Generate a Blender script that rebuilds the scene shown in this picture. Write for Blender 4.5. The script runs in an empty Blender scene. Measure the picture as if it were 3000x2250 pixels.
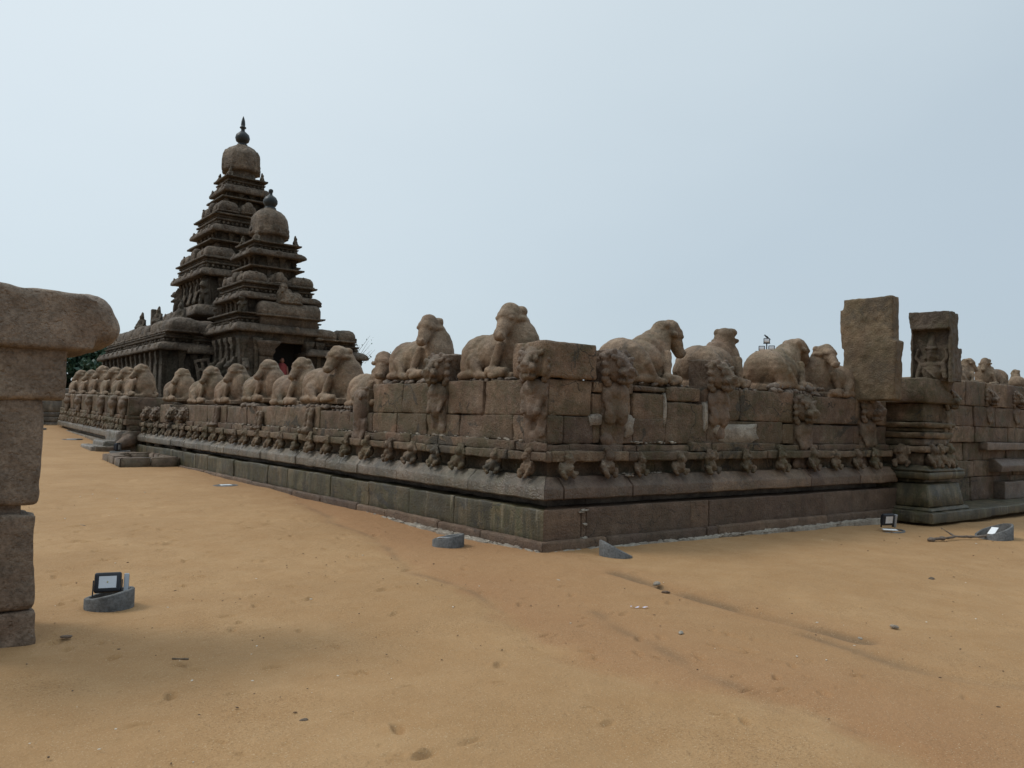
import bpy, bmesh, math, random
import numpy as np
from mathutils import Vector, Matrix, Euler
R = math.radians
scene = bpy.context.scene
col = scene.collection

# ------------------------------------------------------------------ camera
# world frame: the wall corner is the origin, the right wall runs along +X, the left wall along +Y
CAM = (-6.316, -7.51, 1.6)
cd = bpy.data.cameras.new('camera'); cam = bpy.data.objects.new('camera', cd); col.objects.link(cam)
cd.sensor_width = 36.0; cd.lens = 36.0 * 2358.0 / 3000.0; cd.clip_end = 3000; cd.clip_start = 0.05
cam.matrix_world = (Matrix.Translation(CAM) @ Matrix.Rotation(R(-37.6), 4, 'Z') @ Matrix.Rotation(R(90 + 2.53), 4, 'X')
                    @ Matrix.Rotation(R(1.44), 4, 'Z'))
scene.camera = cam

# ------------------------------------------------------------------ light: overcast rain sky + weak soft sun
SUN_AZ, SUN_EL = R(-48), R(50)          # azimuth from +Y towards +X
w = bpy.data.worlds.new('World'); scene.world = w; w.use_nodes = True
nt = w.node_tree; N = nt.nodes; L = nt.links; N.clear()
out = N.new('ShaderNodeOutputWorld'); bg = N.new('ShaderNodeBackground'); bg2 = N.new('ShaderNodeBackground'); add = N.new('ShaderNodeAddShader')
sky = N.new('ShaderNodeTexSky'); sky.sky_type = 'NISHITA'; sky.sun_disc = False
sky.sun_elevation = SUN_EL; sky.sun_rotation = SUN_AZ
L.new(sky.outputs[0], bg.inputs[0]); bg.inputs[1].default_value = 0.015
tc = N.new('ShaderNodeTexCoord'); sep = N.new('ShaderNodeSeparateXYZ'); L.new(tc.outputs['Generated'], sep.inputs[0])
# cloud deck: brighter towards the hidden sun, a little brighter overhead, soft mottling
dot = N.new('ShaderNodeVectorMath'); dot.operation = 'DOT_PRODUCT'
dot.inputs[1].default_value = (math.sin(R(-4)) * .57, math.cos(R(-4)) * .57, .82)
L.new(tc.outputs['Generated'], dot.inputs[0])
noi = N.new('ShaderNodeTexNoise'); noi.inputs['Scale'].default_value = 2.2; noi.inputs['Detail'].default_value = 4; noi.inputs['Roughness'].default_value = .45
mp = N.new('ShaderNodeMapping'); mp.inputs['Scale'].default_value = (1, 1, 2.2); L.new(tc.outputs['Generated'], mp.inputs[0]); L.new(mp.outputs[0], noi.inputs['Vector'])
ma = N.new('ShaderNodeMath'); ma.operation = 'MULTIPLY_ADD'; ma.inputs[1].default_value = .16; ma.inputs[2].default_value = -.08; L.new(noi.outputs['Fac'], ma.inputs[0])
mb_ = N.new('ShaderNodeMath'); mb_.operation = 'ADD'; L.new(dot.outputs['Value'], mb_.inputs[0]); L.new(ma.outputs[0], mb_.inputs[1])
ramp = N.new('ShaderNodeValToRGB'); cr = ramp.color_ramp
cr.elements[0].position = .15; cr.elements[0].color = (.405, .485, .555, 1)
cr.elements[1].position = 1.0; cr.elements[1].color = (.80, .86, .89, 1)
e = cr.elements.new(.45); e.color = (.485, .570, .630, 1)
e = cr.elements.new(.62); e.color = (.575, .660, .710, 1)
e = cr.elements.new(.90); e.color = (.705, .780, .815, 1)
L.new(mb_.outputs[0], ramp.inputs[0])
# overhead gain (CIE overcast sky: zenith brighter than horizon)
mr = N.new('ShaderNodeMapRange'); mr.inputs['From Min'].default_value = .5; mr.inputs['From Max'].default_value = 1.0
mr.inputs['To Min'].default_value = 1.0; mr.inputs['To Max'].default_value = 1.9; L.new(sep.outputs['Z'], mr.inputs['Value'])
L.new(ramp.outputs[0], bg2.inputs[0]); L.new(mr.outputs[0], bg2.inputs[1])
L.new(bg.outputs[0], add.inputs[0]); L.new(bg2.outputs[0], add.inputs[1]); L.new(add.outputs[0], out.inputs[0])

sd = bpy.data.lights.new('sun', 'SUN'); sun = bpy.data.objects.new('sun', sd); col.objects.link(sun)
sd.energy = 1.3; sd.angle = R(15); sd.color = (1.0, .96, .90)
sdir = Vector((math.sin(SUN_AZ) * math.cos(SUN_EL), math.cos(SUN_AZ) * math.cos(SUN_EL), math.sin(SUN_EL)))
sun.rotation_euler = sdir.to_track_quat('Z', 'Y').to_euler(); sun.location = (0, 0, 40)
scene.view_settings.view_transform = 'Standard'; scene.view_settings.look = 'None'
scene.view_settings.exposure = 0.0; scene.view_settings.gamma = 1.0
scene.render.engine = 'CYCLES'
try:
    scene.cycles.use_denoising = True
    scene.cycles.max_bounces = 6
except Exception: pass

# ------------------------------------------------------------------ helpers
def _h(ix, iy, iz, seed):
    n = (ix * 374761393 + iy * 668265263 + iz * 2147483647 + seed * 974634777) & 0xFFFFFFFF
    n = ((n ^ (n >> 13)) * 1274126177) & 0xFFFFFFFF
    n = ((n ^ (n >> 16)) * 2246822519) & 0xFFFFFFFF
    return ((n ^ (n >> 15)) & 0xFFFFFF) / float(0xFFFFFF) * 2 - 1
def vnoise(P, seed=0):
    P = np.asarray(P, float); i = np.floor(P).astype(np.int64); f = P - i; u = f * f * (3 - 2 * f)
    x, y, z = i[:, 0], i[:, 1], i[:, 2]; r = 0
    for dx in (0, 1):
        wx = u[:, 0] if dx else 1 - u[:, 0]
        for dy in (0, 1):
            wy = u[:, 1] if dy else 1 - u[:, 1]
            for dz in (0, 1):
                wz = u[:, 2] if dz else 1 - u[:, 2]
                r = r + wx * wy * wz * _h(x + dx, y + dy, z + dz, seed)
    return r
def fbm(P, scale=1.0, oct=3, seed=0, gain=.5):
    P = np.asarray(P, float) * scale; r = 0; a = 1.0
    for k in range(oct):
        r = r + a * vnoise(P + k * 17.3, seed + k); P = P * 2.03; a *= gain
    return r
def rough_mesh(me, amp, scale, seed=0, oct=3, amp2=0, scale2=6):
    n = len(me.vertices); co = np.empty(n * 3); me.vertices.foreach_get('co', co); co = co.reshape(-1, 3)
    no = np.empty(n * 3, np.float32); me.vertex_normals.foreach_get('vector', no); no = no.reshape(-1, 3)
    d = amp * fbm(co + seed * 3.7, scale, oct, seed)
    if amp2: d = d + amp2 * fbm(co + seed * 1.3, scale2, 2, seed + 9)
    co = co + no * d[:, None]; me.vertices.foreach_set('co', co.ravel()); me.update()
def smooth_on(me): me.polygons.foreach_set('use_smooth', np.ones(len(me.polygons), bool))

class MB:
    """collects pieces and links them as ONE mesh object"""
    def __init__(s): s.v = []; s.f = []; s.n = 0
    def addmesh(s, v, f):
        v = np.asarray(v, float); s.v.append(v); b = s.n
        s.f.extend([tuple(i + b for i in q) for q in f]); s.n += len(v)
    def mesh(s, name, smooth=True, recalc=True):
        me = bpy.data.meshes.new(name)
        me.from_pydata(np.concatenate(s.v).tolist(), [], s.f)
        if recalc:
            bm = bmesh.new(); bm.from_mesh(me); bmesh.ops.recalc_face_normals(bm, faces=bm.faces); bm.to_mesh(me); bm.free()
        if smooth: smooth_on(me)
        me.update(); return me
    def build(s, name, m, parent=None, smooth=True, amp=0, scale=3, seed=0, amp2=0, scale2=9):
        me = s.mesh(name, smooth)
        if amp: rough_mesh(me, amp, scale, seed, 3, amp2, scale2)
        return link(name, me, m, parent)
def link(name, me, m, parent=None, loc=None, rz=None):
    o = bpy.data.objects.new(name, me); col.objects.link(o)
    if m is not None and not me.materials: me.materials.append(m)
    if parent is not None: o.parent = parent
    if loc is not None: o.location = loc
    if rz is not None: o.rotation_euler = (0, 0, rz)
    return o
def tag(o, label, cat, group=None):
    o['label'] = label; o['category'] = cat
    if group: o['group'] = group
    return o
def thing(name, label, cat, loc=(0, 0, 0), rz=0, group=None):
    o = bpy.data.objects.new(name, None); col.objects.link(o); o.location = loc; o.rotation_euler = (0, 0, rz)
    o.empty_display_size = .2
    return tag(o, label, cat, group)

def ident(s, o, z): return (s, o, z)
def frame(ox, oy, sx, sy, nx, ny, oz=0):
    """(s along, o outward, z) -> world"""
    def f(P):
        P = np.asarray(P, float)
        return np.stack([ox + P[:, 0] * sx + P[:, 1] * nx, oy + P[:, 0] * sy + P[:, 1] * ny, P[:, 2] + oz], 1)
    return f
FL = frame(0, 0, 0, 1, -1, 0)      # left wall: s=+Y, outward -X
FR = frame(0, 0, 1, 0, 0, -1)      # right wall: s=+X, outward -Y

def rprofile(prof, r, cell):
    """closed (o,z) profile with worn corners, resampled"""
    P = [np.array(p, float) for p in prof]; n = len(P); outp = []
    for i in range(n):
        a, b, c = P[i - 1], P[i], P[(i + 1) % n]
        la, lc = np.linalg.norm(a - b), np.linalg.norm(c - b)
        ra = min(r, la * .35, lc * .35)
        p0 = b + (a - b) / max(la, 1e-6) * ra; p2 = b + (c - b) / max(lc, 1e-6) * ra
        outp += [p0, .25 * p0 + .5 * b + .25 * p2, p2]
        nxt = c + (b - c) / max(lc, 1e-6) * min(r, lc * .35)
        m = int(np.linalg.norm(nxt - p2) / cell)
        for k in range(1, m): outp.append(p2 + (nxt - p2) * k / m)
    return np.array(outp)
def pstone(M, F, prof, s0, s1, m0=0, m1=0, r=.014, cell=.07, tilt=0):
    """one stone: a profile run along the wall from s0 to s1 with worn ends; m = mitre (s shifts by m * outward offset)"""
    P = rprofile(prof, r, cell); c = P.mean(0); n = len(P)
    Ls = s1 - s0; k = max(2, int(Ls / cell))
    ts = np.concatenate([[0, r * .4, r], np.linspace(r, Ls - r, k + 1)[1:-1], [Ls - r, Ls - r * .4, Ls]])
    ins = np.ones(len(ts)); 
    v = []
    for j, t in enumerate(ts):
        e = min(t if m0 >= 0 else 9, Ls - t if m1 >= 0 else 9); sh = r * (1 - math.sqrt(max(0, 1 - (1 - min(e / r, 1)) ** 2))) if r > 0 else 0
        d = P - c; ln = np.linalg.norm(d, axis=1, keepdims=True); Q = c + d * (1 - sh / np.maximum(ln, 1e-6))
        s = s0 + t + (m0 * Q[:, 0] * (1 - t / Ls)) + (m1 * Q[:, 0] * (t / Ls))
        v.append(np.stack([s, Q[:, 0], Q[:, 1] + tilt * t], 1))
    m = len(ts)
    f = []
    for j in range(m - 1):
        for i in range(n):
            i2 = (i + 1) % n
            f.append((j * n + i, j * n + i2, (j + 1) * n + i2, (j + 1) * n + i))
    V = np.concatenate(v); cc0 = V[:n].mean(0); cc1 = V[-n:].mean(0)
    V = np.concatenate([V, [cc0, cc1]]); a, b = m * n, m * n + 1
    for i in range(n):
        i2 = (i + 1) % n; f.append((a, i2, i)); f.append((b, (m - 1) * n + i, (m - 1) * n + i2))
    M.addmesh(F(V), f)
def rect(o0, o1, z0, z1): return [(o0, z0), (o1, z0), (o1, z1), (o0, z1)]
def box(M, x0, x1, y0, y1, z0, z1):
    v = [(x, y, z) for x in (x0, x1) for y in (y0, y1) for z in (z0, z1)]
    M.addmesh(v, [(0, 1, 3, 2), (4, 6, 7, 5), (0, 4, 5, 1), (2, 3, 7, 6), (0, 2, 6, 4), (1, 5, 7, 3)])
def rbox(M, x0, x1, y0, y1, z0, z1, r=.02, cell=.08):
    pstone(M, frame(0, 0, 1, 0, 0, 1), rect(y0, y1, z0, z1), x0, x1, r=r, cell=cell)
def lathe(M, cx, cy, prof, n=24, rot=0, facet=0):
    """prof: (r,z) from bottom to top; facet>0 gives polygonal cross-section with that many sides"""
    v = []; f = []
    for r_, z in prof:
        for i in range(n):
            a = 2 * math.pi * i / n + rot; k = 1.0
            if facet:
                s = math.pi / facet; k = math.cos(s) / math.cos(((a - rot + s) % (2 * s)) - s)
                k = .25 + .75 * k / ((1 + math.cos(s)) / 2) if False else k / ((1 + math.cos(s)) / 2)
            v.append((cx + r_ * k * math.cos(a), cy + r_ * k * math.sin(a), z))
    m = len(prof)
    for j in range(m - 1):
        for i in range(n):
            f.append((j * n + i, j * n + (i + 1) % n, (j + 1) * n + (i + 1) % n, (j + 1) * n + i))
    f.append(tuple(range(n))[::-1]); f.append(tuple((m - 1) * n + i for i in range(n)))
    M.addmesh(v, f)
def rectloop(hx, hy, rc, nx, ny):
    rc = min(rc, hx * .8, hy * .8); p = []
    cs = [(hx - rc, -hy + rc, -90), (hx - rc, hy - rc, 0), (-hx + rc, hy - rc, 90), (-hx + rc, -hy + rc, 180)]
    for q in range(4):
        x, y, a0 = cs[q]
        for k in range(4):
            a = R(a0 + 30 * k); p.append((x + rc * math.cos(a), y + rc * math.sin(a)))
        m = ny if q % 2 == 0 else nx
        x2, y2, a2 = cs[(q + 1) % 4]
        e = p[-1]; g = (x2 + rc * math.cos(R(a2)), y2 + rc * math.sin(R(a2)))
        for k in range(1, m): p.append((e[0] + (g[0] - e[0]) * k / m, e[1] + (g[1] - e[1]) * k / m))
    return np.array(p)
def loft(M, cx, cy, hx, hy, prof, rc=.04, cell=.14):
    """stack of rectangles: prof = (offset, z[, corner radius])"""
    nx = max(1, int(2 * hx / cell)); ny = max(1, int(2 * hy / cell)); v = []; f = []; n = 0
    for pr in prof:
        o, z = pr[0], pr[1]; c = pr[2] if len(pr) > 2 else rc
        lp = rectloop(max(hx + o, .01), max(hy + o, .01), c, nx, ny); n = len(lp)
        v.append(np.column_stack([lp[:, 0] + cx, lp[:, 1] + cy, np.full(n, z)]))
    m = len(prof)
    for j in range(m - 1):
        for i in range(n):
            f.append((j * n + i, j * n + (i + 1) % n, (j + 1) * n + (i + 1) % n, (j + 1) * n + i))
    V = np.concatenate(v); V = np.concatenate([V, [V[:n].mean(0), V[-n:].mean(0)]])
    for i in range(n):
        f.append((m * n, (i + 1) % n, i)); f.append((m * n + 1, (m - 1) * n + i, (m - 1) * n + (i + 1) % n))
    M.addmesh(V, f)
def pillow(M, cx, cy, hx, hy, z0, z1, rc=.12, cell=.12):
    """rounded cushion roof (barrel or domed shrine roof)"""
    h = z1 - z0; b = min(hx, hy)
    pr = [(-.10, z0 - .05), (.03, z0 - .04), (.035, z0 + .02), (-.03, z0 + .03), (-.01, z0 + .12 * h), (-.01, z0 + .35 * h), (-.07 * b, z0 + .6 * h), (-.22 * b, z0 + .82 * h), (-.48 * b, z0 + .96 * h), (-.8 * b, z1)]
    loft(M, cx, cy, hx, hy, pr, rc, cell)

# primitive shapes for carved figures -> united by a voxel remesh
_ico = {}
def _unit(sub):
    if sub not in _ico:
        bm = bmesh.new(); bmesh.ops.create_icosphere(bm, subdivisions=sub, radius=1)
        v = np.array([x.co[:] for x in bm.verts]); f = [tuple(q.index for q in p.verts) for p in bm.faces]; bm.free(); _ico[sub] = (v, f)
    return _ico[sub]
class Sculpt(MB):
    def ell(s, c, r, rot=(0, 0, 0), sub=3):
        v, f = _unit(sub); m = np.array(Euler([R(a) for a in rot]).to_matrix())
        s.addmesh((v * np.array(r)) @ m.T + np.array(c), f); return s
    def cap(s, p0, p1, r0, r1, sub=3):
        p0 = np.array(p0, float); p1 = np.array(p1, float); v, f = _unit(sub); d = p1 - p0; ln = np.linalg.norm(d)
        q = np.array(Vector(d).to_track_quat('Z', 'Y').to_matrix()); t = np.clip(v[:, 2:3] * 4, -1, 1) * .5 + .5
        rr = r0 + (r1 - r0) * t; w = v * rr; w[:, 2] += t[:, 0] * ln
        s.addmesh(w @ q.T + p0, f); return s
    def bx(s, c, h, rot=(0, 0, 0)):
        v = np.array([(x, y, z) for x in (-1, 1) for y in (-1, 1) for z in (-1, 1)], float) * np.array(h)
        m = np.array(Euler([R(a) for a in rot]).to_matrix())
        s.addmesh(v @ m.T + np.array(c), [(0, 1, 3, 2), (4, 6, 7, 5), (0, 4, 5, 1), (2, 3, 7, 6), (0, 2, 6, 4), (1, 5, 7, 3)]); return s
    def carve(s, name, voxel, smooth=2, amp=.008, scale=5, seed=0, amp2=0, scale2=20):
        me = s.mesh(name, False); o = bpy.data.objects.new('carving', me); col.objects.link(o)
        md = o.modifiers.new('r', 'REMESH'); md.mode = 'VOXEL'; md.voxel_size = voxel
        if smooth:
            ms = o.modifiers.new('s', 'SMOOTH'); ms.factor = .5; ms.iterations = smooth
        dg = bpy.context.evaluated_depsgraph_get(); dg.update()
        m2 = bpy.data.meshes.new_from_object(o.evaluated_get(dg)); m2.name = name
        bpy.data.objects.remove(o); bpy.data.meshes.remove(me)
        if amp: rough_mesh(m2, amp, scale, seed, 3, amp2, scale2)
        smooth_on(m2); m2.update(); return m2

# ------------------------------------------------------------------ materials
def nodes(name):
    m = bpy.data.materials.new(name); m.use_nodes = True; t = m.node_tree
    return m, t, t.nodes, t.links, t.nodes['Principled BSDF']
def mixc(t, fac, a, b, mode='MIX'):
    n = t.nodes.new('ShaderNodeMix'); n.data_type = 'RGBA'; n.blend_type = mode
    for s, x in ((0, fac), (6, a), (7, b)):
        if hasattr(x, 'is_output'): t.links.new(x, n.inputs[s])
        elif s == 0: n.inputs[0].default_value = x
        else: n.inputs[s].default_value = (*x, 1)
    return n.outputs[2]
def noise(t, vec, scale, detail=3, rough=.55, dist=0):
    n = t.nodes.new('ShaderNodeTexNoise'); n.inputs['Scale'].default_value = scale; n.inputs['Detail'].default_value = detail
    n.inputs['Roughness'].default_value = rough; n.inputs['Distortion'].default_value = dist
    t.links.new(vec, n.inputs['Vector']); return n.outputs['Fac']
def mrange(t, v, a, b, c=0, d=1, smooth=False):
    n = t.nodes.new('ShaderNodeMapRange'); n.inputs['From Min'].default_value = a; n.inputs['From Max'].default_value = b
    n.inputs['To Min'].default_value = c; n.inputs['To Max'].default_value = d
    if smooth: n.interpolation_type = 'SMOOTHSTEP'
    t.links.new(v, n.inputs['Value']); return n.outputs[0]
def math_(t, op, a, b=None):
    n = t.nodes.new('ShaderNodeMath'); n.operation = op
    for i, x in enumerate((a, b)):
        if x is None: continue
        if hasattr(x, 'is_output'): t.links.new(x, n.inputs[i])
        else: n.inputs[i].default_value = x
    return n.outputs[0]
def stretch(t, vec, sc):
    n = t.nodes.new('ShaderNodeMapping'); n.inputs['Scale'].default_value = sc; t.links.new(vec, n.inputs[0]); return n.outputs[0]
def stone(name, a, b, tint=.25, moss=0, pale=0, streak=0, rough=.72, bump=.7, grain=60, lichen=0, spec=.35, rust=0, crack=0, bdist=.035):
    m, t, n, l, bs = nodes(name)
    g = n.new('ShaderNodeNewGeometry'); P = g.outputs['Position']
    c = mixc(t, mrange(t, noise(t, P, 1.3, 5, .65), .36, .64), a, b)
    md = noise(t, P, 7, 5, .7); c = mixc(t, 1.0, c, mixc(t, mrange(t, md, .34, .66), (.70, .68, .66), (1.22, 1.2, 1.18)), 'MULTIPLY')
    isl = g.outputs['Random Per Island']
    hue = mixc(t, isl, (.64, .61, .62), (1.28, 1.23, 1.14)); c = mixc(t, tint, c, mixc(t, 1.0, c, hue, 'MULTIPLY'))
    if rust: c = mixc(t, mrange(t, noise(t, P, .9, 4, .6, .6), .52, .72, 0, rust), c, (.26, .125, .06))
    if pale: c = mixc(t, mrange(t, noise(t, P, 2.6, 5, .65, .4), .56, .72, 0, pale), c, (.42, .37, .29))
    if moss:
        ms = math_(t, 'MULTIPLY', mrange(t, noise(t, P, 1.6, 4, .65, .3), .42, .58), mrange(t, noise(t, P, 9, 4, .7), .34, .58))
        c = mixc(t, math_(t, 'MULTIPLY', ms, moss), c, (.070, .066, .026))
        c = mixc(t, mrange(t, noise(t, P, .85, 5, .62, .8), .565, .595, 0, moss * .8), c, (.078, .068, .032))
        c = mixc(t, mrange(t, noise(t, P, 1.15, 5, .66, 1.2), .60, .63, 0, min(1, moss * 1.2)), c, (.045, .040, .030))
    if streak:
        sv = noise(t, stretch(t, P, (4.2, 4.2, .7)), 1.0, 5, .68)
        c = mixc(t, mrange(t, sv, .46, .58, 0, streak), c, (.044, .038, .020))
        c = mixc(t, mrange(t, noise(t, stretch(t, P, (5.3, 5.3, .8)), 1.1, 4, .65), .60, .72, 0, streak * .48), c, (.42, .36, .25))
    if lichen:
        c = mixc(t, mrange(t, noise(t, P, 14, 4, .7, .3), .62, .68, 0, lichen), c, (.5, .46, .38))
    sp = noise(t, P, grain, 4, .7); c = mixc(t, mrange(t, sp, .42, .64, .0, .75), c, mixc(t, 1.0, c, (.48, .46, .44), 'MULTIPLY'))
    if crack:
        wv = n.new('ShaderNodeVectorMath'); wv.operation = 'MULTIPLY_ADD'; nv = n.new('ShaderNodeTexNoise'); nv.inputs['Scale'].default_value = 3.0; nv.inputs['Detail'].default_value = 5; l.new(P, nv.inputs['Vector'])
        l.new(nv.outputs['Color'], wv.inputs[0]); wv.inputs[1].default_value = (.5, .5, .5); l.new(P, wv.inputs[2])
        vo = n.new('ShaderNodeTexVoronoi'); vo.feature = 'DISTANCE_TO_EDGE'; vo.inputs['Scale'].default_value = 1.5; l.new(wv.outputs[0], vo.inputs['Vector'])
        ck = math_(t, 'MULTIPLY', mrange(t, vo.outputs['Distance'], .004, .016, 1, 0), mrange(t, noise(t, P, 1.1, 2), .50, .56))
        c = mixc(t, math_(t, 'MULTIPLY', ck, crack), c, (.022, .017, .012))
    l.new(c, bs.inputs['Base Color'])
    l.new(mrange(t, noise(t, P, 3.1, 3), .3, .7, rough - .14, rough + .12), bs.inputs['Roughness'])
    bs.inputs['Specular IOR Level'].default_value = spec
    bp = n.new('ShaderNodeBump'); bp.inputs['Strength'].default_value = bump; bp.inputs['Distance'].default_value = bdist
    hh = math_(t, 'ADD', math_(t, 'MULTIPLY', noise(t, P, grain * .6, 5, .75), .7), math_(t, 'MULTIPLY', noise(t, P, 9, 5, .65), 1.0))
    pit = math_(t, 'MULTIPLY', mrange(t, noise(t, P, 27, 2, .5), .58, .74), -.35)
    l.new(math_(t, 'ADD', hh, pit), bp.inputs['Height']); l.new(bp.outputs[0], bs.inputs['Normal'])
    return m
def plain(name, c, rough=.5, metal=0, bump=0, var=.15, scale=20):
    m, t, n, l, bs = nodes(name)
    g = n.new('ShaderNodeTexCoord'); P = g.outputs['Object']; f = noise(t, P, scale, 4)
    l.new(mixc(t, f, tuple(x * (1 - var) for x in c), tuple(min(1, x * (1 + var)) for x in c)), bs.inputs['Base Color'])
    bs.inputs['Roughness'].default_value = rough; bs.inputs['Metallic'].default_value = metal
    if bump:
        bp = n.new('ShaderNodeBump'); bp.inputs['Strength'].default_value = bump; bp.inputs['Distance'].default_value = .005
        l.new(noise(t, P, scale * 4, 4), bp.inputs['Height']); l.new(bp.outputs[0], bs.inputs['Normal'])
    return m
M_WALL = stone('wall_stone', (.140, .092, .062), (.225, .160, .110), .9, moss=.6, pale=.22, lichen=.14, rust=.35, crack=.9, bump=.9)
M_PLINTH = stone('plinth_stone', (.070, .055, .028), (.145, .112, .060), .7, crack=.9, moss=.9, streak=.85, pale=.12, rough=.55, bump=.45, spec=.5, lichen=.06)
M_BASE = stone('moulding_stone', (.150, .115, .080), (.265, .215, .160), .7, moss=.5, streak=.5, pale=.45, crack=.8, rough=.36, spec=.8)  # pale mix puts some of the wet ledges' sky sheen into the colour
M_FRIEZE = stone('frieze_stone', (.160, .112, .076), (.235, .175, .118), .8, moss=.6, pale=.42, lichen=.3, bump=.9)
M_BASE_R = stone('brown_moulding_stone', (.140, .092, .064), (.200, .145, .102), .9, moss=.2, pale=.12, rough=.45, spec=.5, crack=.6)
M_PLINTH_R = stone('plain_plinth_stone', (.125, .080, .054), (.180, .124, .086), .8, crack=.6, moss=.12, pale=.05, rough=.66)
M_BULL = stone('bull_stone', (.175, .117, .076), (.305, .220, .148), .0, pale=.16, moss=.34, rust=.3, rough=.78, bump=.4, lichen=.05)
M_LION = stone('lion_stone', (.125, .082, .056), (.205, .145, .100), .0, moss=.35, pale=.08, rough=.66, bump=.5)
M_TEMPLE = stone('temple_stone', (.075, .058, .043), (.190, .149, .110), .55, moss=.2, pale=.15, streak=.42, rough=.72, bump=.9, grain=16, bdist=.14)
M_TEMPLE_ROOF = stone('temple_roof_stone', (.110, .084, .061), (.225, .176, .130), .6, pale=.14, streak=.30, rough=.72, bump=.9, grain=16, bdist=.12)
M_FINIAL = stone('dark_basalt', (.020, .026, .028), (.038, .046, .050), 0, rough=.5, bump=.15, spec=.3)
M_PILLAR = stone('pillar_granite', (.120, .090, .068), (.250, .200, .155), .6, pale=.15, rust=.3, rough=.7, bump=.8, grain=42)
M_STELE = stone('stele_stone', (.125, .090, .056), (.235, .170, .102), 0, pale=.1, moss=.3, rust=.2, rough=.75, bump=.7)
M_STELE_D = stone('dark_stele_stone', (.080, .060, .044), (.150, .112, .080), 0, moss=.4, rough=.75, bump=.7)
M_RUBBLE = stone('rubble_stone', (.12, .092, .072), (.26, .205, .16), .0, pale=.2, rough=.7)
M_MORTAR = stone('pale_mortar', (.30, .25, .20), (.46, .42, .35), 0, rough=.85, bump=.9)
M_SHADE = plain('painted_shade', (.02, .018, .016), .9)  # near-black colour standing in for shade in the doorway and the well
M_CONC = stone('concrete_ring', (.105, .108, .108), (.165, .168, .168), 0, rough=.75, bump=.3, grain=40)
M_BLACKMETAL = plain('black_metal', (.022, .024, .03), .4, .3)
M_STEEL = plain('grey_metal', (.33, .35, .37), .4, .6)
M_GLASSW = plain('lamp_reflector', (.60, .62, .64), .22, .35, var=.03)
M_WHITE = plain('white_paper', (.8, .8, .8), .5, var=.05)

exec_parts = []
# ------------------------------------------------------------------ ground
YR = [(-40, 0), (4, 0), (8, .03), (15, .1), (20.6, .27), (26, .5), (33, .78), (45, 1.0), (120, 1.2), (900, 1.2)]
def zground(x, y):
    z = np.interp(y, [a for a, b in YR], [b for a, b in YR])
    z = z - .0125 * np.clip(x, 0, 30) * np.clip(1.5 - y * .1, 0, 1)
    return z
def px(x, y, z=0.0):
    """point of the sand seen at photo pixel (x, y)"""
    m = np.array(cam.matrix_world.to_3x3()); d = m @ np.array(((x - 1500) / 2358., (1125 - y) / 2358., -1.0)); t = (z - CAM[2]) / d[2]
    return CAM[0] + d[0] * t, CAM[1] + d[1] * t
RED = [px(*p) for p in ((880, 1475), (1051, 1560), (1220, 1656), (1356, 1735), (1490, 1812), (1636, 1893), (1724, 1934), (1880, 1995), (2110, 2045), (2314, 2090), (2415, 2130), (2517, 2171), (2680, 2250), (2900, 2400))]
GUL = [px(*p) for p in ((1800, 1680), (1975, 1722), (2076, 1746), (2158, 1772), (2212, 1791), (2381, 1832), (2517, 1866))]
GUL2 = [px(*p) for p in ((2375, 1857), (2500, 1895), (2653, 1947), (2850, 1990), (3000, 2010))]
GUL3 = [px(*p) for p in ((1760, 1790), (1850, 1860), (1990, 1925), (2080, 1985), (2240, 2040), (2330, 2085))]
def pdist(x, y, pl):
    d = np.full(x.shape, 1e9)
    for (ax, ay), (bx_, by) in zip(pl[:-1], pl[1:]):
        ex, ey = bx_ - ax, by - ay; t = np.clip(((x - ax) * ex + (y - ay) * ey) / (ex * ex + ey * ey), 0, 1)
        d = np.minimum(d, np.hypot(x - ax - t * ex, y - ay - t * ey))
    return d
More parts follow.
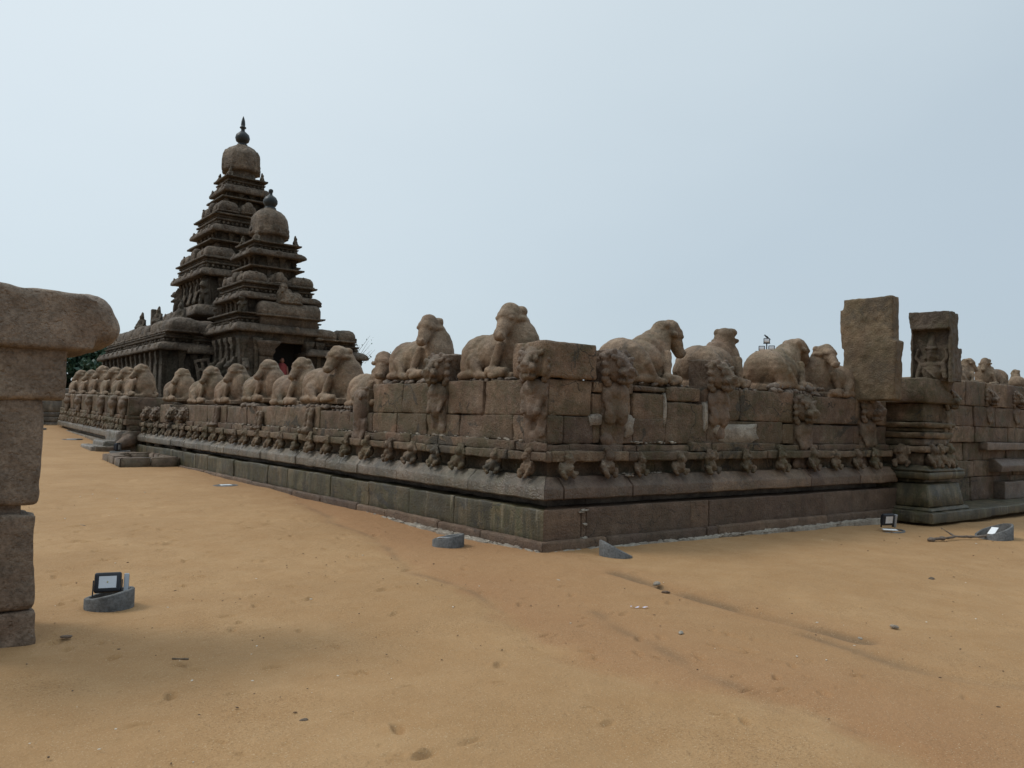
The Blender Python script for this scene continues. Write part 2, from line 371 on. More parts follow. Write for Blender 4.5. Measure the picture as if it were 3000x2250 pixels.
def build_ground():
    rng = np.random.default_rng(4)
    fa = np.arange(-39, 39.01, .16); ca = np.arange(45, 320, 9.0)
    ang = np.concatenate([fa, ca]); ang = np.radians(37.6 + ang)       # clockwise from +Y
    rr = [.6, 1.2, 1.8, 2.4]
    while rr[-1] < 13: rr.append(rr[-1] * 1.0048)
    while rr[-1] < 60: rr.append(rr[-1] * 1.0125)
    while rr[-1] < 1500: rr.append(rr[-1] * 1.25)
    rr = np.array(rr); A, Rr = np.meshgrid(ang, rr)
    x = CAM[0] + Rr * np.sin(A); y = CAM[1] + Rr * np.cos(A); x = x.ravel(); y = y.ravel()
    P = np.column_stack([x, y, np.zeros_like(x)])
    z = zground(x, y)
    near = np.clip(1.4 - np.hypot(x - CAM[0], y - CAM[1]) / 45, 0, 1)
    z = z + near * (.028 * fbm(P, .45, 2, 3) + .008 * fbm(P, 2.3, 2, 5) + .0022 * fbm(P, 9, 2, 6))
    wob = .35 * fbm(P, .8, 3, 11)
    # rain-wash gullies
    dg = pdist(x + wob * .25, y - wob * .2, GUL); dg2 = pdist(x + wob * .3, y + wob * .2, GUL2); dg3 = pdist(x - wob * .3, y + wob * .2, GUL3)
    dr = pdist(x + wob * .4, y, RED)
    z = z - .045 * np.exp(-(dg / .09) ** 2) - .018 * np.exp(-(dg2 / .10) ** 2) - .016 * np.exp(-(dg3 / .14) ** 2) - .018 * np.exp(-(dr / .16) ** 2)
    # footprints and scuffs
    def spots(k, xr, yr, rad, dep):
        nonlocal z
        for _ in range(k):
            px, py = rng.uniform(*xr), rng.uniform(*yr); a = rng.uniform(0, math.pi); s = rad * rng.uniform(.6, 1.3)
            q = np.nonzero((abs(x - px) < 4 * s) & (abs(y - py) < 4 * s))[0]
            if not len(q): continue
            u = (x[q] - px) * math.cos(a) + (y[q] - py) * math.sin(a); v = -(x[q] - px) * math.sin(a) + (y[q] - py) * math.cos(a)
            d = ((u / s) ** 2 + (v / (s * .42)) ** 2) ** 1.6
            z[q] += dep * rng.uniform(.5, 1.1) * (-np.exp(-d) + .55 * np.exp(-((u / s) ** 2 + ((v - s * .75) / (s * .3)) ** 2)))
    spots(170, (-5.4, -1.0), (-4.9, 4.5), .052, .034); spots(60, (-4.5, -.8), (2, 12), .10, .030)
    spots(60, (-1.5, 9), (-6, -.8), .06, .020); spots(700, (-5.5, 6), (-5.8, 3), .022, .012)
    # moat of sand against the walls, slightly raised and clods
    me = bpy.data.meshes.new('sand_ground'); na, nr = len(ang), len(rr)
    f = []
    for j in range(nr - 1):
        b = j * na
        f += [(b + i, b + (i + 1) % na, b + na + (i + 1) % na, b + na + i) for i in range(na)]
    v = np.column_stack([x, y, z]); v = np.concatenate([v, [[CAM[0], CAM[1], 0]]])
    c = len(v) - 1; f += [(c, (i + 1) % na, i) for i in range(na)]
    me.from_pydata(v.tolist(), [], f)
    bm = bmesh.new(); bm.from_mesh(me); bmesh.ops.recalc_face_normals(bm, faces=bm.faces)
    if sum(q.normal.z for q in list(bm.faces)[:200]) < 0: bmesh.ops.reverse_faces(bm, faces=bm.faces)
    bm.to_mesh(me); bm.free(); smooth_on(me)
    fan = .5 + .5 * fbm(P, .5, 3, 21)
    wall_d = np.minimum(np.where(y > 0, abs(x), 9), np.where(x > 0, abs(y), 9)); wall_d = np.where((x < 0) & (y < 0), np.hypot(x, y), wall_d)
    def signed(x, y, pl):
        best = np.full(x.shape, 1e9); sg = np.zeros(x.shape)
        for (ax, ay), (bx_, by) in zip(pl[:-1], pl[1:]):
            ex, ey = bx_ - ax, by - ay; t = np.clip(((x - ax) * ex + (y - ay) * ey) / (ex * ex + ey * ey), 0, 1); d = np.hypot(x - ax - t * ex, y - ay - t * ey)
            k = d < best; best = np.where(k, d, best); sg = np.where(k, np.sign(ex * (y - ay) - ey * (x - ax)), sg)
        return best * sg
    sdr = signed(x + wob * .3, y + wob * .15, RED)                # positive on the wall side of the wash line
    red = np.clip((sdr + .10 * fbm(P, 5, 3, 77)) / .26 + .5, 0, 1) * np.exp(-(np.maximum(sdr, 0) / 1.5) ** 2) * np.clip(.55 + .6 * fan, 0, 1)
    red = np.clip(red + .4 * np.exp(-(dg / .4) ** 2) + .45 * np.exp(-(wall_d / .9) ** 2) * (x < .3), 0, 1)
    st = np.clip(.7 + .6 * fbm(P, 3.2, 3, 31), .3, 1)
    dark = np.clip(.9 * np.exp(-((dg - .03) / .07) ** 2) + .6 * np.exp(-(dg2 / .08) ** 2) + .5 * np.exp(-(dg3 / .07) ** 2) + .5 * np.exp(-(dr / .05) ** 2) * (x > -2.2), 0, 1) * st
    for nm, arr in (('red', red), ('dark', dark)):
        at = me.attributes.new(nm, 'FLOAT', 'POINT'); at.data.foreach_set('value', np.concatenate([arr, [0]]).astype(np.float32))
    m, t, n, l, bs = nodes('wet_sand')
    g = n.new('ShaderNodeNewGeometry'); P_ = g.outputs['Position']
    def at(nm):
        a = n.new('ShaderNodeAttribute'); a.attribute_name = nm; return a.outputs['Fac']
    c = mixc(t, mrange(t, noise(t, P_, .55, 5, .6, .4), .3, .7), (.312, .185, .086), (.396, .245, .120))
    c = mixc(t, mrange(t, noise(t, P_, 2.6, 4, .65), .38, .68, 0, .5), c, (.300, .165, .068))
    c = mixc(t, math_(t, 'MULTIPLY', at('red'), .72), c, (.290, .150, .070))
    c = mixc(t, math_(t, 'MULTIPLY', at('dark'), .75), c, (.115, .080, .048))
    cg = mrange(t, noise(t, P_, 1.1, 4, .6), .45, .65)                       # patches of coarser grit
    gr = noise(t, P_, 70, 4, .8)
    c = mixc(t, math_(t, 'MULTIPLY', mrange(t, gr, .50, .64), mrange(t, cg, 0, 1, .25, .75)), c, (.165, .092, .040))
    c = mixc(t, mrange(t, noise(t, P_, 120, 2, .6), .62, .70, 0, .6), c, (.55, .43, .28))
    l.new(c, bs.inputs['Base Color']); bs.inputs['Roughness'].default_value = .88; bs.inputs['Specular IOR Level'].default_value = .18
    bp = n.new('ShaderNodeBump'); bp.inputs['Strength'].default_value = .55; bp.inputs['Distance'].default_value = .02
    hh = math_(t, 'ADD', math_(t, 'MULTIPLY', noise(t, P_, 70, 4, .7), .7), math_(t, 'ADD', math_(t, 'MULTIPLY', noise(t, P_, 17, 4, .65), .9), math_(t, 'MULTIPLY', noise(t, P_, 5.5, 3, .6, .5), 2.2)))
    l.new(hh, bp.inputs['Height']); l.new(bp.outputs[0], bs.inputs['Normal'])
    o = link('sand_ground', me, m); o['kind'] = 'structure'
    return o
build_ground()
# ------------------------------------------------------------------ boundary wall
rnd = random.Random(7)
def joints(a, b, lo, hi, rng=rnd):
    s = [a]
    while s[-1] < b - lo * .6:
        s.append(s[-1] + rng.uniform(lo, hi))
    s[-1] = b
    if len(s) > 2 and s[-1] - s[-2] < .25: s.pop(-2)
    return s
def run(M, F, prof, js, m0=0, m1=0, gap=.006, r=.014, cell=.06, jo=.006, jz=.0, tilt=0, rng=rnd):
    for i in range(len(js) - 1):
        a, b = js[i] + (0 if i == 0 and m0 else gap * rng.uniform(.4, 1.2)), js[i + 1] - gap * rng.uniform(.4, 1.2)
        d = rng.uniform(-jo, jo); dz = rng.uniform(-jz, jz); zb = tilt * (js[i] - js[0]); zm = min(p[1] for p in prof); zc = (zm + max(p[1] for p in prof)) / 2
        pr = [(o + (d if o > -.25 else 0), z + zb + (dz if z > zc else 0)) for o, z in prof]
        pstone(M, F, pr, a, b, m0 if i == 0 else 0, m1 if i == len(js) - 2 else 0, r=r, cell=cell * rng.uniform(.9, 1.1), tilt=tilt)
KUM = [(-.34, .615), (-.03, .615), (0, .63), (0, .77), (-.13, .905), (-.34, .905)]
Z2, Z3, Z4 = 1.66, 2.135, 2.615

wall = thing('compound_wall', 'long brown stone wall whose two runs meet at the corner nearest the camera, below the row of bulls', 'wall')
# ledge at the foot and plinth
M = MB()
run(M, FL, rect(-.34, .075, -.5, .135), joints(0, 20.5, .9, 1.9), m0=-1, jo=.012, jz=.012, r=.03)
run(M, FR, rect(-.34, .075, -.5, .135), [0, 1.02, 3.0, 3.25, 6.1, 8.6], m0=-1, jo=.012, jz=.012, r=.03)
M.build('foot_ledge', M_PLINTH_R, wall, amp=.008, scale=4, amp2=.004)
M = MB()
run(M, FL, rect(-.34, 0, .12, .51), [0, 1.95, 3.2, 4.5, 5.95] + joints(5.95, 20.5, .9, 1.7)[1:], m0=-1, r=.016, jo=.014, jz=.010)
M.build('plinth', M_PLINTH, wall, amp=.011, scale=4, amp2=.003)
M = MB()
run(M, FR, rect(-.34, 0, .12, .51), [0, .62, .70, 2.72, 3.12, 6.05, 7.0, 8.6], m0=-1, r=.010, jo=.006, jz=.004)
M.build('plinth', M_PLINTH_R, wall, amp=.004, scale=4, amp2=.003)
M = MB()
run(M, FL, KUM, [0, 1.62, 3.6, 4.95, 5.55] + joints(5.55, 20.5, .7, 1.5)[1:], m0=-1, r=.016, jo=.014, jz=.010)
M.build('base_moulding', M_BASE, wall, amp=.010, scale=3, amp2=.005)
M = MB(); run(M, FR, KUM, [0, .34, 1.55, 3.2, 5.75, 7.3, 8.6], m0=-1, r=.014, jo=.008, jz=.006)
M.build('base_moulding', M_BASE_R, wall, amp=.008, scale=3, amp2=.004)
# frieze: recessed band, overhanging ledge, strip above
frz = MB()
run(frz, FL, rect(-.36, -.09, 1.085, 1.205), joints(0, 20.6, .6, 1.3), m0=-1, r=.02, jo=.02, jz=.012)
run(frz, FR, rect(-.36, -.09, 1.085, 1.205), [0, .20, 1.55, 2.75, 3.55] + joints(3.55, 8.6, .8, 1.5)[1:], m0=-1, r=.02, jo=.014, jz=.01)
run(frz, FL, rect(-.50, -.29, .88, 1.09), joints(0, 20.6, .6, 1.2), m0=-1, r=.008, jo=.01)
run(frz, FR, rect(-.50, -.29, .88, 1.09), joints(0, 8.6, .6, 1.2), m0=-1, r=.008, jo=.01)
frieze = frz.build('frieze', M_FRIEZE, wall, amp=.010, scale=5, amp2=.006)
# courses
M = MB()
run(M, FL, rect(-.46, -.16, 1.20, 1.325), joints(0, 18, .5, 1.3), m0=-1, r=.02, jo=.025, jz=.015)
run(M, FR, rect(-.46, -.17, 1.20, 1.31), [0, .55, 1.55, 1.8, 2.9, 3.4, 5.0, 6.2, 8.6], m0=-1, r=.02, jo=.02, jz=.02)
run(M, FL, rect(-.60, -.22, 1.32, Z2), [0, .95, 2.22, 3.10, 4.02, 4.85, 5.75], m0=-1, jo=.012, jz=.005, r=.022)
for a, b, dz in ((5.76, 7.0, .02), (7.0, 9.2, .09), (9.22, 11.0, .10), (11.02, 12.4, .08), (12.42, 13.9, .10), (13.92, 15.9, .12), (15.95, 16.6, .05)):
    pstone(M, FL, rect(-.95, -.22 + rnd.uniform(-.015, .015), 1.32, Z2 + dz), a + .006, b - .006, r=.025)
pstone(M, FL, rect(-.9, -.16, 1.24, Z2 + .13), 17.3, 18.35, r=.03)
pstone(M, FL, rect(-.9, -.24, 1.24, Z2 + .02), 18.4, 20.6, r=.03)
run(M, FR, rect(-.60, -.22, 1.31, Z2), [0, .48, 1.0, 1.15, 1.75, 2.4, 3.35], m0=-1, jo=.014, jz=.006, r=.022)
pstone(M, FR, rect(-.60, -.225, 1.31, 1.67), 3.36, 5.25, r=.015)     # plastered repair
run(M, FR, rect(-.60, -.22, 1.31, Z2 - .02), [5.26, 6.0, 7.45, 8.6], jo=.014, jz=.006, r=.022)
# third course
run(M, FL, rect(-.60, -.22, Z2, Z3), [0, 1.62, 2.52, 3.85, 4.86], m0=-1, jo=.014, jz=.012, r=.024)
for a, b, z0, z1 in ((0, .97, Z2, Z3), (.99, 1.17, 1.98, Z3), (.98, 1.72, Z2, 1.98), (1.18, 1.74, 1.98, Z3), (1.74, 2.42, 1.62, 2.02), (1.74, 2.40, 2.03, 2.12), (2.43, 3.2, 1.92, Z3), (2.43, 3.24, 1.31, 1.91), (3.24, 4.1, Z2, Z3 + .02), (4.12, 5.58, Z2, Z3 + .03), (5.6, 6.12, Z2, Z3 + .03), (6.13, 7.5, Z2, Z3), (7.5, 8.6, Z2, Z3)):
    pstone(M, FR, rect(-.60, -.22 + rnd.uniform(-.014, .014), z0 + .004, z1 - .004), a + .006, b - .006, -1 if a == 0 else 0, 0, r=.026)
# fourth course: only the corner block and two short ones
rbox(M, .12, 1.0, .17, .85, Z3 + .012, Z4 - .01, .035)
courses = M.build('wall_courses', M_WALL, wall, amp=.014, scale=4, seed=2, amp2=.008, scale2=12)
# rubble core behind the facing stones
M = MB()
box(M, .40, 1.05, .40, 20.5, -.4, 1.62); box(M, .45, 1.0, .45, 4.8, 1.60, 2.10)
box(M, 1.06, 8.55, .40, 1.05, -.4, 1.62); box(M, 1.01, 8.5, .45, 1.0, 1.60, 2.10)
M.build('wall_core', M_RUBBLE, wall, smooth=False)
# plaster repair and pale mortar patches
M = MB()
for F, s, z, hs, hz in ((FR, 4.05, 1.49, .62, .16), (FR, 1.02, 1.62, .12, .09), (FR, 2.38, 1.78, .03, .24), (FR, 1.66, 1.55, .10, .16), (FR, 3.28, 1.72, .04, .22)):
    n = 14; v = []
    for i in range(n):
        a = 2 * math.pi * i / n; k = rnd.uniform(.72, 1.12); u = math.cos(a); q = math.sin(a)
        u = math.copysign(abs(u) ** .55, u); q = math.copysign(abs(q) ** .55, q)
        v.append((s + hs * k * u, -.200 + rnd.uniform(-.002, .002), z + hz * k * q))
    v2 = [(a, -.26, c) for a, b, c in v]; cc = [(s, -.192, z)]
    M.addmesh(F(v + v2 + cc), [(i, (i + 1) % n, n + (i + 1) % n, n + i) for i in range(n)] + [(2 * n, i, (i + 1) % n) for i in range(n)])
M.build('plaster_patch', M_MORTAR, wall)
M = MB()
def crumbs(M, F, s0, s1, o, z, k, sz):
    v0, f0 = _unit(2)
    for _ in range(k):
        s = rnd.uniform(s0, s1); q = sz * rnd.uniform(.5, 1.4)
        P = v0 * (q * rnd.uniform(1, 2.6), q, q * rnd.uniform(.5, .9)); P = P * (1 + .35 * vnoise(v0 * 2.2 + rnd.random() * 50, 3)[:, None])
        M.addmesh(F(P + (s, o + rnd.uniform(-.03, .03), z + rnd.uniform(-.012, .012))), f0)
crumbs(M, FL, -.05, 4.5, .10, .012, 120, .022); crumbs(M, FR, -.05, 8.2, .10, .0, 190, .024)
crumbs(M, FR, .62, .72, .0, .14, 10, .02); crumbs(M, FR, .65, .69, -.01, .3, 14, .014); crumbs(M, FR, .6, .72, .0, .47, 10, .016)
crumbs(M, FR, 1.2, 2.4, -.17, .905, 30, .014); crumbs(M, FR, 1.5, 1.62, -.1, .89, 10, .02); crumbs(M, FR, 1.7, 2.6, -.20, 1.33, 26, .016)
crumbs(M, FL, .3, 5.5, -.19, 1.335, 60, .016); crumbs(M, FR, 5.5, 8, -.18, .905, 30, .014); crumbs(M, FL, 5, 14, -.19, 1.33, 90, .016)
mo = M.build('mortar_crumbs', M_MORTAR, wall); mo['kind'] = 'stuff'
# concrete footing strip at the corner
M = MB(); v = []
run(M, FL, rect(-.1, .17, -.3, .022), joints(0, 3.4, .8, 1.2), m0=-1, r=.02, gap=.0, jo=.02); run(M, FR, rect(-.1, .14, -.3, .012), joints(0, 7.9, .8, 1.4), m0=-1, r=.02, gap=.0, jo=.02)
M.build('footing', M_CONC if False else M_MORTAR, wall, amp=.018, scale=5, amp2=.008)

# squat dwarf figures of the frieze
def dwarf(seed):
    q = random.Random(seed); S = Sculpt(); t = q.uniform(-.02, .02)
    S.ell((0, -.03, .085), (.085, .085, .085)).ell((t, -.06, .10), (.06, .07, .06)).ell((t, -.05, .215), (.058, .06, .062))
    S.ell((t, -.10, .205), (.03, .03, .025)).ell((t, -.03, .285), (.05, .045, .035))
    for s in (-1, 1):
        up = q.random() < .6
        S.cap((.06 * s, -.03, .15), (.10 * s, -.06, .19 if up else .10), .028, .024); S.cap((.10 * s, -.06, .19 if up else .10), (.07 * s, -.05, .28 if up else .06), .024, .02)
        S.cap((.05 * s, -.05, .06), (.10 * s, -.10, .05), .04, .03); S.cap((.10 * s, -.10, .05), (.07 * s, -.11, .0), .03, .028)
    return S.carve('dwarf_figure', .013, 2, .012, 14, seed, .006, 40)
DW = [dwarf(i) for i in range(5)]
def dwarfs(parent, pos, F_rot, z, sc=1.0):
    for i, (x, y) in enumerate(pos):
        o = link('dwarf_figure', rnd.choice(DW), M_FRIEZE, parent, (x, y, z), F_rot + rnd.uniform(-.25, .25))
        k = sc * rnd.uniform(.98, 1.18); o.scale = (k * rnd.uniform(.9, 1.15), k, k)
L_ROT = R(-90)
pos = []; s = .42
while s < 20.3:
    pos.append((.13, s)); s += rnd.uniform(.62, .84)
dwarfs(frieze, pos, L_ROT, .90)
dwarfs(frieze, [(x, .13) for x in (.42, 1.12, 1.75, 2.55, 3.25, 4.1, 5.0, 5.9, 6.6, 7.3, 7.9)], 0, .90)

# rearing lion pilasters; local frame: facing -Y, wall face at y=0, z from the second course
def lion_head(seed, sc=1.0, block=True, worn=0):
    q = random.Random(seed); S = Sculpt()
    if block: S.bx((.02, .26, 1.13), (.215, .30, .225), (q.uniform(-3, 3), q.uniform(-3, 3), 0))
    S.ell((0, -.08, 1.13), (.205, .20, .215)).ell((0, -.30, 1.045), (.135, .17, .085)).ell((0, -.27, .935), (.11, .15, .05))
    S.ell((0, -.45, 1.085), (.075, .05, .045)).cap((0, -.40, 1.11), (0, -.2, 1.22), .05, .075)
    for s in (-1, 1):
        S.ell((.11 * s, -.265, 1.165), (.046, .04, .046)).cap((.03 * s, -.29, 1.215), (.19 * s, -.21, 1.25), .032, .036)
        S.ell((.10 * s, -.38, 1.045), (.055, .07, .05)).ell((.19 * s, -.08, 1.28), (.05, .04, .06)).cap((.10 * s, -.12, 1.33), (.23 * s, .04, 1.26), .045, .04)
        for k in range(7):
            a = R(-75 + 30 * k); S.ell((s * (.165 + .07 * math.cos(a)), -.06 + .02 * math.sin(k * 2), 1.10 + .20 * math.sin(a)), (.05, .08, .05))
        S.cap((.07 * s, -.40, .99), (.065 * s, -.40, .95), .018, .012)
    return S.carve('lion_head', .012, 4 + worn * 5, .009, 9, seed, .005, 30)
def lion_body(seed, worn=0, knees=False):
    q = random.Random(seed); S = Sculpt()
    S.ell((0, .02, .70), (.2, .19, .24)).ell((0, -.08, .80), (.17, .13, .13)).ell((0, -.02, .55), (.16, .15, .16)).bx((0, .16, .68), (.215, .16, .235)).bx((0, .12, .24), (.20, .10, .22))
    for s in (-1, 1):
        S.ell((.14 * s, -.02, .74), (.09, .13, .15)).ell((.11 * s, -.06 if knees else .02, .47), (.10, .10, .12)).cap((.11 * s, .02, .46), (.115 * s, .05, q.uniform(.1, .3)), .09, .075)
        S.ell((q.uniform(-.15, .15), .0, q.uniform(.05, .3)), (.10, .07, .09)).cap((.15 * s, -.06, .66), (.13 * s, -.14, .50), .06, .05)
    return S.carve('lion_pilaster', .016, 2 + worn * 3, .012, 7, seed, .005, 26)
def lion(parent, x, y, rz, seed, dz=0, sc=1.0, head=True, body=True, worn=0, hrz=0, block=True):
    b = link('lion_pilaster', lion_body(seed, worn, seed in (4, 5)), M_LION, parent, (x, y, 1.21 + dz), rz); b.scale = (sc * 1.06, sc * .60, sc)
    if head:
        h = link('lion_head', lion_head(seed, 1, block, worn), M_LION, b, (0, 0, 0), hrz); h.scale = (1, .98, 1)
    return b
lion(wall, .20, .46, L_ROT, 1, hrz=R(10), block=False)
lion(wall, .22, 2.78, L_ROT, 2, hrz=R(6))
b = lion(wall, .22, 5.25, L_ROT, 3, dz=-.50, sc=1.0, head=False, worn=1)
S = Sculpt(); S.bx((0, .22, 1.16), (.2, .22, .2)).ell((0, -.02, 1.02), (.19, .24, .34)).ell((.0, -.03, 1.24), (.18, .2, .13)).ell((.13, -.2, 1.22), (.05, .05, .05)).ell((-.15, -.16, 1.2), (.05, .05, .05)).cap((.16, -.02, 1.37), (-.02, -.12, 1.36), .035, .02).cap((-.05, -.24, 1.1), (.0, -.2, 1.28), .02, .02)
link('lion_head', S.carve('lion_head', .014, 3, .006, 8, 3), M_LION, b)
lion(wall, 1.38, .22, 0, 4, hrz=R(8), block=True)
lion(wall, 3.55, .22, 0, 5, hrz=R(10))
lion(wall, 5.80, .22, 0, 6, dz=-.44, sc=1.0, worn=1, block=False)
lion(wall, 7.88, .22, 0, 7, dz=-.42, sc=1.05, worn=1, hrz=R(14), block=False)
# broken leg stumps further along the left run
def stump(seed):
    S = Sculpt(); q = random.Random(seed)
    for s in (-1, 1): S.cap((.08 * s, -.02, .42), (.10 * s, -.07, .1), .07, .06); S.ell((.1 * s, -.12, .04), (.08, .12, .06)).ell((.05 * s, -.02, .2), (.06, .05, .2))
    return S.carve('lion_legs', .016, 2, .02, 8, seed, .008, 26)
for i, (s, sc) in enumerate(((7.36, 1), (10.05, .85), (13.0, 1.05))):
    o = link('lion_legs', stump(i), M_LION, wall, (.2, s, 1.24), L_ROT); o.scale = (sc,) * 3
for i, s in enumerate((15.85, 17.05, 18.75, 19.9)):
    lion(wall, .2, s, L_ROT, 20 + i, dz=-.78, sc=.95, worn=1, block=False, hrz=R(15))

# ---- far, higher section of the left wall, projecting a little
FLF = frame(-.40, 0, 0, 1, -1, 0)
TL = .018
far = thing('compound_wall', 'far end of the left stone wall, set forward beside the steps, carrying six bulls in shade of the cap stone', 'wall')
J0, J1 = 20.62, 33.4
M = MB()
run(M, FLF, rect(-.9, .06, -.2, .50), joints(J0, J1, 1, 2), tilt=TL); run(M, FLF, [(-.9, .62), (-.02, .62), (.0, .64), (0, .79), (-.14, .92), (-.9, .92)], joints(J0, J1, 1.4, 2.2), tilt=TL, r=.012)
M.build('base_moulding', M_BASE, far, amp=.008, scale=4)
M = MB()
run(M, FLF, rect(-.9, -.20, .91, 1.10), joints(J0, J1, .9, 1.5), tilt=TL); run(M, FLF, rect(-.9, -.08, 1.10, 1.30), joints(J0, J1, .9, 1.5), tilt=TL, r=.03, jo=.02)
ffz = M.build('frieze', M_FRIEZE, far, amp=.012, scale=4)
M = MB()
run(M, FLF, rect(-.95, -.10, 1.30, 1.42), joints(J0, J1, 1.2, 2), tilt=TL, r=.03); run(M, FLF, rect(-1.5, -.14, 1.42, 2.02), joints(J0, J1, 1.3, 2.0), tilt=TL, r=.03, jo=.012, jz=.02)
M.build('wall_courses', M_WALL, far, amp=.014, scale=4)
M = MB(); box(M, -.2, 1.0, J0 + .1, J1, -.2, 1.35); M.build('wall_core', M_RUBBLE, far, smooth=False)
s = J0 + .5
pos = []
while s < J1 - .2: pos.append((-.24, s)); s += rnd.uniform(.5, .72)
for x, y in pos:
    dwarfs(ffz, [(x, y)], L_ROT, .90 + TL * (y - J0), 1.25)
def figure(seed):
    S = Sculpt(); q = random.Random(seed)
    S.ell((0, -.02, .56), (.2, .16, .10)).ell((0, -.05, .40), (.19, .17, .2)).cap((0, -.03, .36), (0, -.04, .16), .13, .10)
    for s in (-1, 1): S.cap((.09 * s, -.05, .22), (.09 * s, -.08, .02), .075, .065)
    return S.carve('standing_figure', .02, 4, .02, 6, seed)
for i, s in enumerate((20.95, 22.5, 24.4, 26.6, 28.8, 31.4)):
    o = link('standing_figure', figure(i), M_LION, far, (-.27, s, 1.36 + TL * (s - J0)), L_ROT); o.scale = (1.2, 1, 1.05)
# wall that carries on beyond it
back = thing('compound_wall', 'grey stepped stone wall end seen at the far left beside the pillar shaft', 'wall')
M = MB()
for z0, z1, dx in ((.6, .95, .12), (.95, 1.2, .02), (1.2, 1.42, .07), (1.42, 1.95, -.03), (1.95, 2.1, .0), (2.1, 2.55, .05)):
    for a, b in zip(joints(35.2, 46, 2, 3)[:-1], joints(35.2, 46, 2, 3)[1:]):
        rbox(M, -1.75 - dx, .5, a + .02, b - .02, z0, z1 - .01, .03, .2)
M.build('wall_courses', M_BASE, back, amp=.012, scale=3)

# ---- stone steps against the left wall
st = thing('stone_steps', 'dark worn stone steps curving up to the left wall behind the low stone kerb', 'steps')
M = MB()
pstone(M, frame(0, 0, 0, 1, -1, 0), rect(-.1, 1.28, -.1, .44), 20.62, 22.4, r=.05)
pstone(M, frame(0, 0, 0, 1, -1, 0), rect(-.1, .93, .30, .60), 20.66, 22.35, r=.06)
pstone(M, frame(0, 0, 0, 1, -1, 0), rect(-.1, .56, .45, .93), 20.60, 22.3, r=.07)
M.build('tread', M_BASE, st, amp=.016, scale=4)
S = Sculpt(); S.bx((-.55, 20.52, .22), (.62, .07, .2)); S.cap((-.45, 20.52, .48), (-.2, 20.52, .60), .16, .26); S.bx((-.02, 20.52, .5), (.22, .07, .42)); S.ell((-.22, 20.52, .72), (.22, .08, .2))
link('side_stone', S.carve('side_stone', .03, 4, .012, 5), M_LION, st)
# ---- low stone kerb around the sunken well
wl = thing('well_kerb', 'low dark stone kerb with a sunken opening, on the sand at the foot of the left wall', 'well')
M = MB()
wc = (-.62, 16.45)
pts = [(-1.52, 15.35), (-.02, 15.35), (-.02, 18.3), (-.75, 18.6), (-1.52, 17.6)]
inn = [(-1.15, 15.75), (-.22, 15.75), (-.22, 17.9), (-.68, 18.1), (-1.15, 17.3)]
n = len(pts)
for i in range(n):
    a, b = np.array(pts[i]), np.array(pts[(i + 1) % n]); c, d = np.array(inn[i]), np.array(inn[(i + 1) % n])
    k = max(1, int(np.linalg.norm(b - a) / .6))
    for j in range(k):
        t0, t1 = j / k + .006, (j + 1) / k - .006
        q = [a + (b - a) * t0, a + (b - a) * t1, c + (d - c) * t1, c + (d - c) * t0]
        zt = .345 + rnd.uniform(-.012, .012)
        M.addmesh([(x, y, -.3) for x, y in q] + [(x, y, zt) for x, y in q], [(0, 3, 2, 1), (4, 5, 6, 7), (0, 1, 5, 4), (1, 2, 6, 5), (2, 3, 7, 6), (3, 0, 4, 7)])
me = M.mesh('kerb_stone', False); bm = bmesh.new(); bm.from_mesh(me); bmesh.ops.bevel(bm, geom=bm.edges[:], offset=.022, segments=2, affect='EDGES'); bmesh.ops.subdivide_edges(bm, edges=bm.edges[:], cuts=2, use_grid_fill=True); bm.to_mesh(me); bm.free(); rough_mesh(me, .012, 5); smooth_on(me)
link('kerb_stone', me, M_LION, wl)
M = MB(); box(M, -1.16, -.20, 15.74, 17.9, .04, .225); M.build('well_shade_plate', M_SHADE, wl, smooth=False)  # near-black plate above the sand paints the shaded depth of the opening

# ---- buttress on the right run with its mouldings
bt = thing('wall_buttress', 'stepped stone projection on the right wall, mossy at the base, under the carved stele', 'buttress')
bcx, bhx, bcy, bhy = 9.22, .66, .10, .66
def brt(name, m, items, amp=.012, rc=.03):
    M = MB()
    for (o, z0, z1, o2) in items:
        loft(M, bcx, bcy, bhx, bhy, [(o - .03, z0), (o, z0 + .02), ((o + o2) / 2, (z0 + z1) / 2), (o2, z1 - .02), (o2 - .03, z1)], rc, .09)
    return M.build(name, m, bt, amp=amp, scale=4, seed=3, amp2=.005)
M = MB(); rbox(M, 8.28, 10.7, -.78, .5, -.06, .13, .02); rbox(M, 10.72, 12.3, -.74, .5, -.05, .12, .02); rbox(M, 12.32, 24, -.70, .5, -.05, .12, .02, .15); M.build('base_slab', M_PLINTH, bt, amp=.012, scale=3)
brt('plinth', M_PLINTH, [(.12, .125, .20, .10), (.05, .20, .62, -.02), (-.12, .62, .70, -.12)])
brt('base_moulding', M_PLINTH, [(.05, .70, .84, .06), (.06, .84, .95, -.06)])
bfz = brt('frieze', M_FRIEZE, [(-.18, .94, 1.18, -.18), (-.06, 1.18, 1.30, -.06), (-.14, 1.30, 1.44, -.14), (-.10, 1.44, 1.56, -.08), (-.16, 1.56, 1.64, -.16), (-.07, 1.64, 1.74, -.05)])
dwarfs(bfz, [(8.85, -.44), (9.25, -.44), (9.62, -.42)], 0, .94, 1.15); dwarfs(bfz, [(8.68, -.05)], L_ROT, .94, 1.1)
brt('upper_block', M_WALL, [(-.16, 1.74, 2.10, -.18), (-.03, 2.10, 2.56, -.08)], .02, .06)
lion(bt, 9.72, -.36, R(20), 31, dz=-.02, sc=.92, worn=1, block=False)
lion(bt, 9.20, -.40, 0, 33, dz=-.52, sc=.62, head=False, worn=1)
